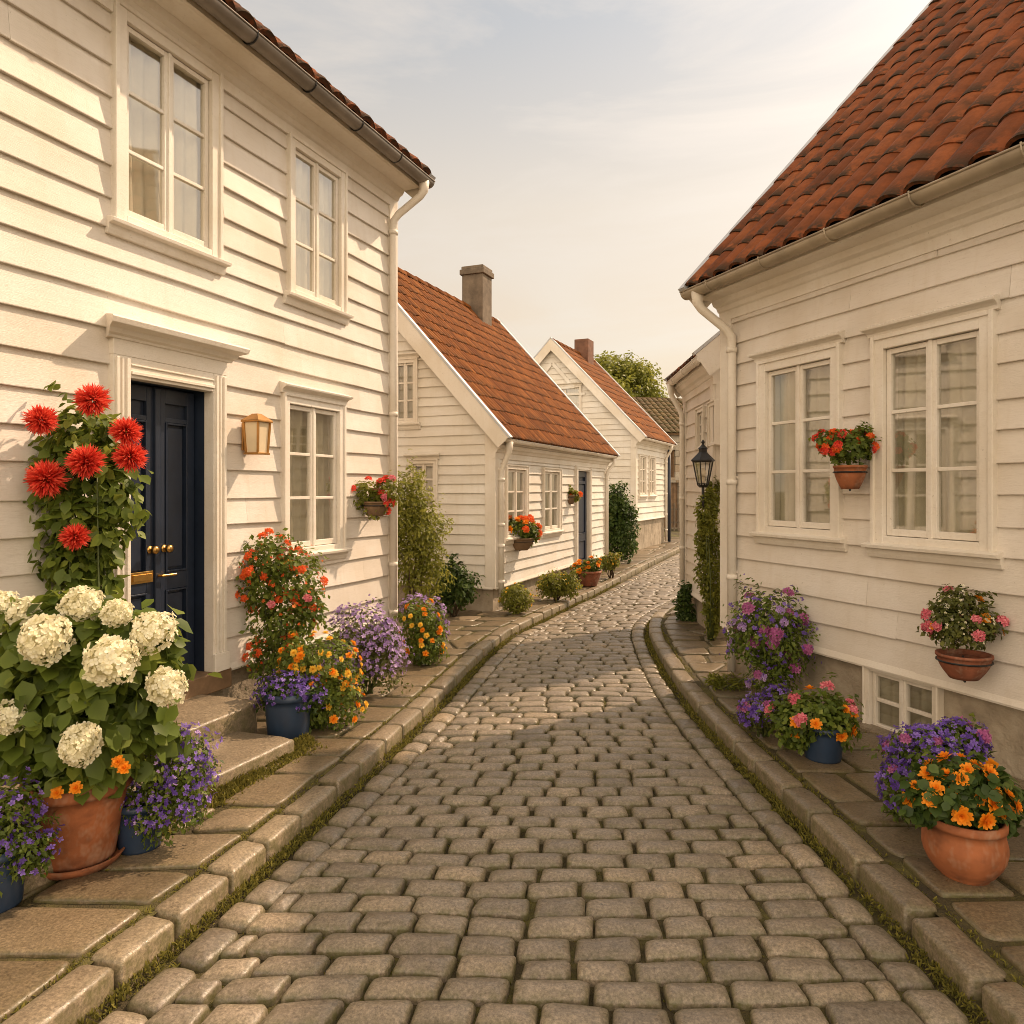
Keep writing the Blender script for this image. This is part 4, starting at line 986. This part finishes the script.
# tall red flowers against the wall
c = Vector((at(85, 700, 3.9).x, 3.9, GZ)); rt = empty('red_flower_shrub', c, 0, 'tall leafy plant with spiky red flower heads beside the navy door', 'flowering shrub')
hb = wblobs([(85, 440, 42, 34), (60, 475, 40, 34), (110, 490, 32, 40), (80, 520, 45, 38), (70, 560, 34, 34), (100, 560, 24, 42, .05), (80, 620, 28, 45)], 3.88, .7)
foliage('foliage', rt, hb, 1500, .07, 'mid', 12, .62, True, rlo=.3, droop=.9, lump=.25, tintc=.55)
stems(rt, hb, c, 16, .008)
for (x, y, r) in ((93, 400, 18), (41, 420, 16), (126, 432, 15), (130, 457, 16), (86, 462, 18), (47, 479, 20), (75, 537, 14)):
    head('spiky_red', rt, at(x, y, 3.68)-rt.location, r/F*3.68*1.08, (random.uniform(-.3, .3), -.7, .7))

def potted(name, label, px, ybase, rpx, hpx, blobs, leafn, leafs, mat, fl, potmat='blue', seed=1, cat='potted plant', group=None, w=.5, big=False, r0f=.8, belly=0, square=False):
    b = gp(px, ybase); r = rpx/F*b.y; c = Vector((b.x*(1+r/b.y), b.y+r*.9, GZ)); rt = empty(name, c, 0, label, cat, group)
    pot(rt, c, r*r0f, r*.94, hpx/F*c.y, potmat, r*.06, belly)
    hb = wblobs(blobs, c.y); foliage('foliage', rt, hb, leafn, leafs, mat, seed, w, big); stems(rt, hb, c+Vector((0, 0, .8*hpx/F*c.y)), 10, .004)
    for (k, kind, n, s) in fl:
        if k == 'h': heads_on(rt, hb, kind, n, s, seed+n)
        else: blossoms(rt, hb, n, s, kind, seed+n)
    return rt
potted('potted_lobelia', 'violet lobelia spilling from a dark blue pot right of the hydrangea', 141, 857, 25, 48, [(172, 765, 38, 36), (160, 800, 40, 34), (145, 815, 26, 24), (185, 790, 26, 36)], 2600, .026, 'mid', [('b', 'violet', 900, .024), ('b', 'lilac', 130, .018)], seed=21)
potted('potted_lobelia', 'violet lobelia in a blue pot cut by the left edge of the picture', -6, 922, 34, 60, [(8, 820, 30, 38), (28, 850, 24, 26), (-10, 850, 34, 40)], 2200, .026, 'mid', [('b', 'violet', 480, .022)], seed=22)
potted('potted_lobelia', 'violet flowers in a blue pot at the right end of the stone steps', 289, 746, 25, 48, [(285, 690, 26, 16), (305, 697, 18, 18), (275, 700, 16, 14)], 1100, .03, 'deep', [('b', 'violet', 520, .03)], seed=23)
potted('potted_flowers', 'orange and pink flowers in a dark blue pot below the right house', 822, 765, 22, 34, [(815, 715, 34, 24), (835, 722, 22, 24), (793, 722, 22, 22), (800, 740, 14, 12)], 1700, .04, 'mid', [('h', 'mari_orange', 9, .034), ('h', 'truss_pink', 7, .045)], seed=24, w=.7)
r_ = potted('potted_marigold', 'orange marigolds in a round terracotta pot beside the right kerb', 962, 893, 39, 60, [(962, 795, 42, 28), (934, 800, 24, 22), (996, 800, 22, 28), (960, 780, 30, 20)], 1700, .042, 'deep', [('h', 'mari_orange', 40, .036)], 'clay', 25, w=.8, big=True, r0f=.60, belly=.035)
potted('potted_flowers', 'orange flowers in a wide terracotta bowl on the ground by the cottage door', 589, 587, 13, 15, [(583, 569, 11, 7), (593, 566, 9, 8)], 700, .055, 'mid', [('h', 'mari_orange', 14, .05)], 'clayb', 26, r0f=.6)
potted('potted_plant', 'small green plant in a dark pot right of the terracotta bowl', 601, 571, 6, 12, [(603, 555, 7, 5)], 260, .05, 'deep', [], 'black', 27, r0f=.7)

def shrub(name, label, Y, blobs, n, size, mat, fl=(), seed=1, cat='shrub', w=.5, big=False, base=None, lump=.16, droop=.5, group=None, tintc=.45, depth=.85, rlo=.4):
    cx = sum(b[0] for b in blobs)/len(blobs); c = Vector(((cx-HX)/F*Y, Y, GZ)) if base is None else Vector(base)
    rt = empty(name, c, 0, label, cat, group); hb = wblobs(blobs, Y, depth)
    foliage('foliage', rt, hb, n, size, mat, seed, w, big, droop=droop, lump=lump, tintc=tintc, rlo=rlo); stems(rt, hb, c, 12, .007, 'bark' if cat == 'shrub' else 'stem', seed)
    for (k, kind, m_, s) in fl:
        if k == 'h': heads_on(rt, hb, kind, m_, s, seed+m_)
        else: blossoms(rt, hb, m_, s, kind, seed+m_)
    return rt
shrub('flowering_shrub', 'tall shrub with vermilion blooms against the wall right of the steps', 5.25, [(272, 560, 28, 26), (295, 580, 26, 30), (262, 590, 22, 30), (285, 625, 28, 32), (275, 660, 26, 26), (308, 610, 16, 24)], 3000, .042, 'mid', [('h', 'truss_vermilion', 42, .038), ('h', 'truss_pink', 3, .035), ('b', 'vermilion', 260, .026)], 31, 'flowering shrub', w=.6, lump=.25)
shrub('marigold_bush', 'golden marigold bush between the blue pot and the lilac bush', 4.8, [(322, 668, 36, 34), (335, 700, 27, 32), (312, 706, 28, 28), (298, 660, 20, 24)], 2600, .034, 'mid', [('h', 'mari_orange', 46, .028), ('h', 'mari_yellow', 60, .028)], 32, 'flower bush', w=.6)
shrub('lilac_flower_bush', 'lilac flowering bush in front of the downpipe of the tall house', 5.6, [(360, 635, 30, 28), (378, 660, 26, 30), (350, 665, 26, 30), (385, 640, 16, 18)], 2500, .034, 'olive', [('b', 'lilac', 1500, .03)], 33, 'flower bush')
shrub('orange_flower_bush', 'rounded orange flowering bush just beyond the corner downpipe', 6.55, [(421, 622, 19, 20), (424, 645, 20, 22)], 1700, .04, 'mid', [('h', 'mari_orange', 26, .032), ('h', 'mari_yellow', 14, .028)], 34, 'flower bush')
shrub('lilac_flower_bush', 'small lilac flowering bush behind the rounded orange one', 6.9, [(432, 618, 13, 18), (438, 638, 9, 16), (415, 608, 14, 12)], 1000, .035, 'olive', [('b', 'lilac', 500, .034)], 35, 'flower bush')
shrub('tall_bush', 'tall yellow green bush between the two left houses', 8.2, [(412, 500, 18, 34), (424, 530, 22, 34), (410, 560, 22, 36), (430, 570, 15, 30), (400, 520, 20, 40)], 5200, .052, 'lime', (), 36, lump=.3, w=.4, rlo=.25, tintc=.62)
shrub('round_bush', 'dark green bush against the gable wall of the cottage', 9.0, [(453, 578, 17, 20), (462, 590, 14, 16), (445, 598, 14, 12)], 1700, .06, 'deep', (), 37, lump=.28)
shrub('round_bush', 'yellow green round bush at the corner of the cottage', 9.25, [(516, 599, 16, 14)], 1300, .04, 'lime', [('h', 'mari_yellow', 16, .02)], 38, lump=.08)
shrub('round_bush', 'light green bush under the cottage windows', 10.35, [(556, 584, 16, 13), (568, 585, 12, 12), (546, 587, 9, 10)], 1500, .05, 'lime', [('b', 'yellow', 60, .03)], 39)
shrub('round_bush', 'small yellow green bush beyond the cottage door', 12.9, [(608, 562, 8, 8), (614, 560, 6, 7)], 600, .05, 'lime', [('b', 'yellow', 40, .04)], 40)
shrub('tall_bush', 'big dark green bush beyond the end wall of the cottage', 15.6, [(615, 505, 13, 22), (610, 530, 14, 26), (625, 535, 12, 26), (620, 515, 14, 24)], 4200, .085, 'deep', (), 41, lump=.2)
# right side
shrub('purple_flower_bush', 'large purple and pink flowering bush at the corner of the right house', 5.3, [(768, 622, 36, 30), (780, 645, 30, 34), (755, 640, 24, 28), (775, 680, 22, 26)], 3400, .036, 'mid', [('b', 'violet', 420, .03), ('h', 'truss_magenta', 16, .045), ('h', 'truss_lilac', 12, .04)], 42, 'flower bush', base=(1.9, 5.3, GZ))
shrub('violet_flower_bush', 'low violet flowers left of the blue pot on the right pavement', 4.62, [(762, 712, 18, 17), (778, 700, 12, 14), (752, 716, 12, 14)], 900, .03, 'olive', [('b', 'violet', 420, .03), ('h', 'truss_magenta', 4, .04)], 43, 'flower bush')
shrub('violet_flower_bush', 'broad violet and magenta flower bush behind the round marigold pot', 3.42, [(933, 762, 40, 32), (907, 790, 24, 30), (957, 742, 26, 20), (928, 744, 22, 16)], 2600, .036, 'mid', [('b', 'violet', 1300, .029), ('h', 'truss_magenta', 9, .035)], 44, 'flower bush')
shrub('weed_tuft', 'low green weeds at the foot of the right downpipe', 5.75, [(730, 686, 18, 9), (745, 694, 14, 8), (715, 680, 9, 6)], 500, .06, 'lime', (), 45, cat='weeds', w=.2, droop=-.3)
shrub('climbing_plant', 'narrow green climber on the wall below the street lantern', 7.62, [(707, 512, 11, 22, -.15), (708, 538, 13, 24), (710, 570, 13, 28), (712, 602, 9, 20), (713, 622, 7, 18), (714, 494, 7, 16)], 4000, .045, 'lime', (), 46, cat='climber', depth=.7)
shrub('round_bush', 'small dark green bush at the foot of the narrow house', 8.75, [(684, 605, 8, 18), (688, 617, 8, 10), (686, 592, 5, 10)], 900, .055, 'deep', (), 47, lump=.25)

# hanging pots and baskets
def hanging(name, label, x, y, Y, rpx, hpx, blobs, n, size, mat, fl, potmat, seed, wall, cat='hanging pot', basket=False, r0f=.55):
    p = at(x, y, Y); r = rpx/F*Y; h = hpx/F*Y; rt = empty(name, p, 0, label, cat)
    m = MB(); pr = [(.001, 0), (r*r0f, 0)]+[(lerp(r*r0f, r, math.sin(k/6*math.pi/2)), h*k/6) for k in range(1, 7)]+[(r*1.06, h), (r*1.06, h*1.12), (r*.94, h*1.12), (r*.9, h*.9)]
    m.lathe(pr, (0, 0, 0), 28, .006); m.build('basket' if basket else 'pot', potmat, rt, smooth=True)
    w = Vector(wall); b = MB(); b.tube([w-p+Vector((0, 0, -.02)), Vector((0, 0, h*.75))+(w-p)*.3, Vector((0, 0, h*.75))], .006, 6)
    ring = [(r*1.03*math.cos(t), r*1.03*math.sin(t), h*.8) for t in np.linspace(0, 2*math.pi, 21)]; b.tube(ring, .005, 5, False); ww = w-p; b.tube([ww+Vector((0, 0, -.10)), ww+Vector((0, 0, .10))], .009, 6); b.tube([ww+Vector((0, 0, -.09)), ww*.6+Vector((0, 0, -.05)), Vector((0, 0, -.008)), Vector((ww.x, ww.y, 0))*-.2+Vector((0, 0, -.008))], .007, 6); b.build('bracket', 'black', rt)
    hb = wblobs(blobs, Y); foliage('foliage', rt, hb, n, size, mat, seed, .65)
    for (k, kind, m_, s) in fl:
        if k == 'h': heads_on(rt, hb, kind, m_, s, seed+m_, .3)
        else: blossoms(rt, hb, m_, s, kind, seed+m_)
def wallpt(h, fc, x, y): u, z = fc.px(x, y); return h.M @ fc.pt(u, z, .01)
hanging('hanging_basket', 'red and pink flowers in a wall basket near the corner of the tall house', 376, 516, 6.62, 13, 13, [(365, 494, 15, 14), (388, 492, 13, 14), (376, 505, 14, 14)], 900, .04, 'lime', [('h', 'truss_red', 11, .05), ('h', 'truss_pink', 6, .045)], 'wood', 51, wallpt(LH, LH.front, 372, 505), 'hanging basket', True)
hanging('hanging_pot', 'red flowers in a terracotta pot hung between the right house windows', 850, 489, 4.78, 15, 21, [(848, 447, 24, 16), (832, 442, 14, 10), (862, 440, 12, 16)], 900, .036, 'mid', [('h', 'truss_red', 15, .034), ('h', 'truss_vermilion', 13, .034)], 'clay', 52, wallpt(RH, RH.front, 852, 470))
hanging('hanging_pot', 'pink and orange flowers in a terracotta bowl low on the right house wall', 964, 678, 4.02, 24, 22, [(962, 628, 30, 20), (945, 620, 20, 20), (985, 622, 16, 20), (960, 602, 20, 14)], 1300, .032, 'olive', [('h', 'truss_pink', 13, .035), ('h', 'mari_orange', 9, .028), ('b', 'cream', 160, .016)], 'clayb', 53, wallpt(RH, RH.front, 962, 660))
hanging('hanging_basket', 'orange flowers in a basket under the first cottage window', 520, 550, 10.0, 14, 11, [(521, 530, 16, 12), (512, 525, 9, 9), (531, 534, 9, 10)], 900, .055, 'mid', [('h', 'truss_vermilion', 14, .06), ('h', 'mari_orange', 8, .05)], 'wood', 54, wallpt(H2, H2.front, 522, 540), 'hanging basket', True)
hanging('hanging_basket', 'small basket of red flowers beside the cottage door', 570, 504, 12.1, 6, 8, [(569, 492, 6, 6), (575, 496, 5, 6)], 300, .05, 'lime', [('h', 'truss_vermilion', 5, .06)], 'wood', 55, wallpt(H2, H2.front, 569, 497), 'hanging basket', True)

# ------------------------------------------------------------------ sky, sun, camera
GROUPS = {'white_house': 'white clapboard houses along the street', 'potted_lobelia': 'potted violet lobelias on the left pavement', 'potted_flowers': 'mixed flowers in pots',
          'lilac_flower_bush': 'lilac flowering bushes along the left walls', 'violet_flower_bush': 'violet flowering bushes along the right wall', 'round_bush': 'small round bushes along the houses',
          'tall_bush': 'tall bushes between the houses', 'hanging_pot': 'terracotta pots hung on the right house', 'hanging_basket': 'flower baskets hung on the left houses', 'leafy_tree': 'trees behind the far houses'}
for o in list(COL.objects):
    if o.parent is None and o.name.split('.')[0] in GROUPS: o['group'] = GROUPS[o.name.split('.')[0]]
AZ, EL = 36., 45.                                            # azimuth from +X towards +Y, elevation
w = bpy.data.worlds.new('World'); SC.world = w; w.use_nodes = True; nt = w.node_tree; nt.nodes.clear()
out = N(nt, 'ShaderNodeOutputWorld'); sky = N(nt, 'ShaderNodeTexSky'); sky.sky_type = 'NISHITA'; sky.sun_disc = False
sky.sun_elevation = R(EL); sky.sun_rotation = R(90-AZ); sky.air_density = 1.2; sky.dust_density = 5.; sky.ozone_density = 1.
b1 = N(nt, 'ShaderNodeBackground'); b1.inputs[1].default_value = .05; nt.links.new(sky.outputs[0], b1.inputs[0])
tc = N(nt, 'ShaderNodeTexCoord'); sp = N(nt, 'ShaderNodeSeparateXYZ'); nt.links.new(tc.outputs['Generated'], sp.inputs[0])
grad = ramp(nt, sp.outputs[2], [(0, (.98, .70, .40)), (.12, (.94, .70, .43)), (.22, (.93, .715, .47)), (.35, (.88, .72, .51)), (.53, (.53, .515, .47)), (.8, (.55, .5, .42))])
# thin high cloud
mp = N(nt, 'ShaderNodeMapping'); mp.inputs['Scale'].default_value = (1.1, 1.1, 5.0); mp.inputs['Rotation'].default_value = (0, R(9), R(20)); nt.links.new(tc.outputs['Generated'], mp.inputs[0])
cn = N(nt, 'ShaderNodeTexNoise'); cn.inputs['Scale'].default_value = 1.9; cn.inputs['Detail'].default_value = 9; cn.inputs['Roughness'].default_value = .6; cn.inputs['Distortion'].default_value = .6; nt.links.new(mp.outputs[0], cn.inputs['Vector'])
cf = ramp(nt, cn.outputs[0], [(.42, 0.), (.66, .75)]); cloud = mixc(nt, cf, grad, (.95, .80, .61))
# added fill for shaded walls: brighter sky, unseen, behind the viewer (y < 0)
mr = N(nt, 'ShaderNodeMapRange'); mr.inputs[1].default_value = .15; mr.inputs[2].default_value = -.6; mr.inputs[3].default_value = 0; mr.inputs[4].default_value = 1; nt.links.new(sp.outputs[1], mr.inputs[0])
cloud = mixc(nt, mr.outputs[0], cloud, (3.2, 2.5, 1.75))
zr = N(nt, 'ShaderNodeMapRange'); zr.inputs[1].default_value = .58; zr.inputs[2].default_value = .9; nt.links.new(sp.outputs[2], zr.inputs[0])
cloud = mixc(nt, zr.outputs[0], cloud, (1.05, .84, .6))  # sky overhead, above the frame, lifted too as added fill light
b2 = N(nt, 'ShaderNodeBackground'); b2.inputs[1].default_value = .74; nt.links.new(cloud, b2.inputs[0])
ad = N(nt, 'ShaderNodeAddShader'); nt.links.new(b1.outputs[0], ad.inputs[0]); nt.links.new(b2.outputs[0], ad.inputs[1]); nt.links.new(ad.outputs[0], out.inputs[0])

s = bpy.data.lights.new('sun', 'SUN'); s.energy = 5.0; s.use_shadow = True; s.angle = R(.9); s.color = (1.0, .72, .49)
so = bpy.data.objects.new('sun', s); COL.objects.link(so)
dv = Vector((math.cos(R(EL))*math.cos(R(AZ)), math.cos(R(EL))*math.sin(R(AZ)), math.sin(R(EL))))
so.rotation_euler = dv.to_track_quat('Z', 'Y').to_euler(); so.location = (0, 0, 30)

cam = bpy.data.cameras.new('camera'); cam.sensor_width = 36; cam.lens = 36*F/1024; cam.shift_y = -(512-HY)/1024; cam.clip_start = .05; cam.clip_end = 2000
co = bpy.data.objects.new('camera', cam); COL.objects.link(co); co.location = (0, 0, EYE); co.rotation_euler = (R(90), 0, 0); SC.camera = co
SC.cycles.filter_width = .9
SC.render.resolution_x = SC.render.resolution_y = 1024
SC.view_settings.view_transform = 'Standard'; SC.view_settings.look = 'None'; SC.view_settings.exposure = 0.; SC.view_settings.gamma = 1
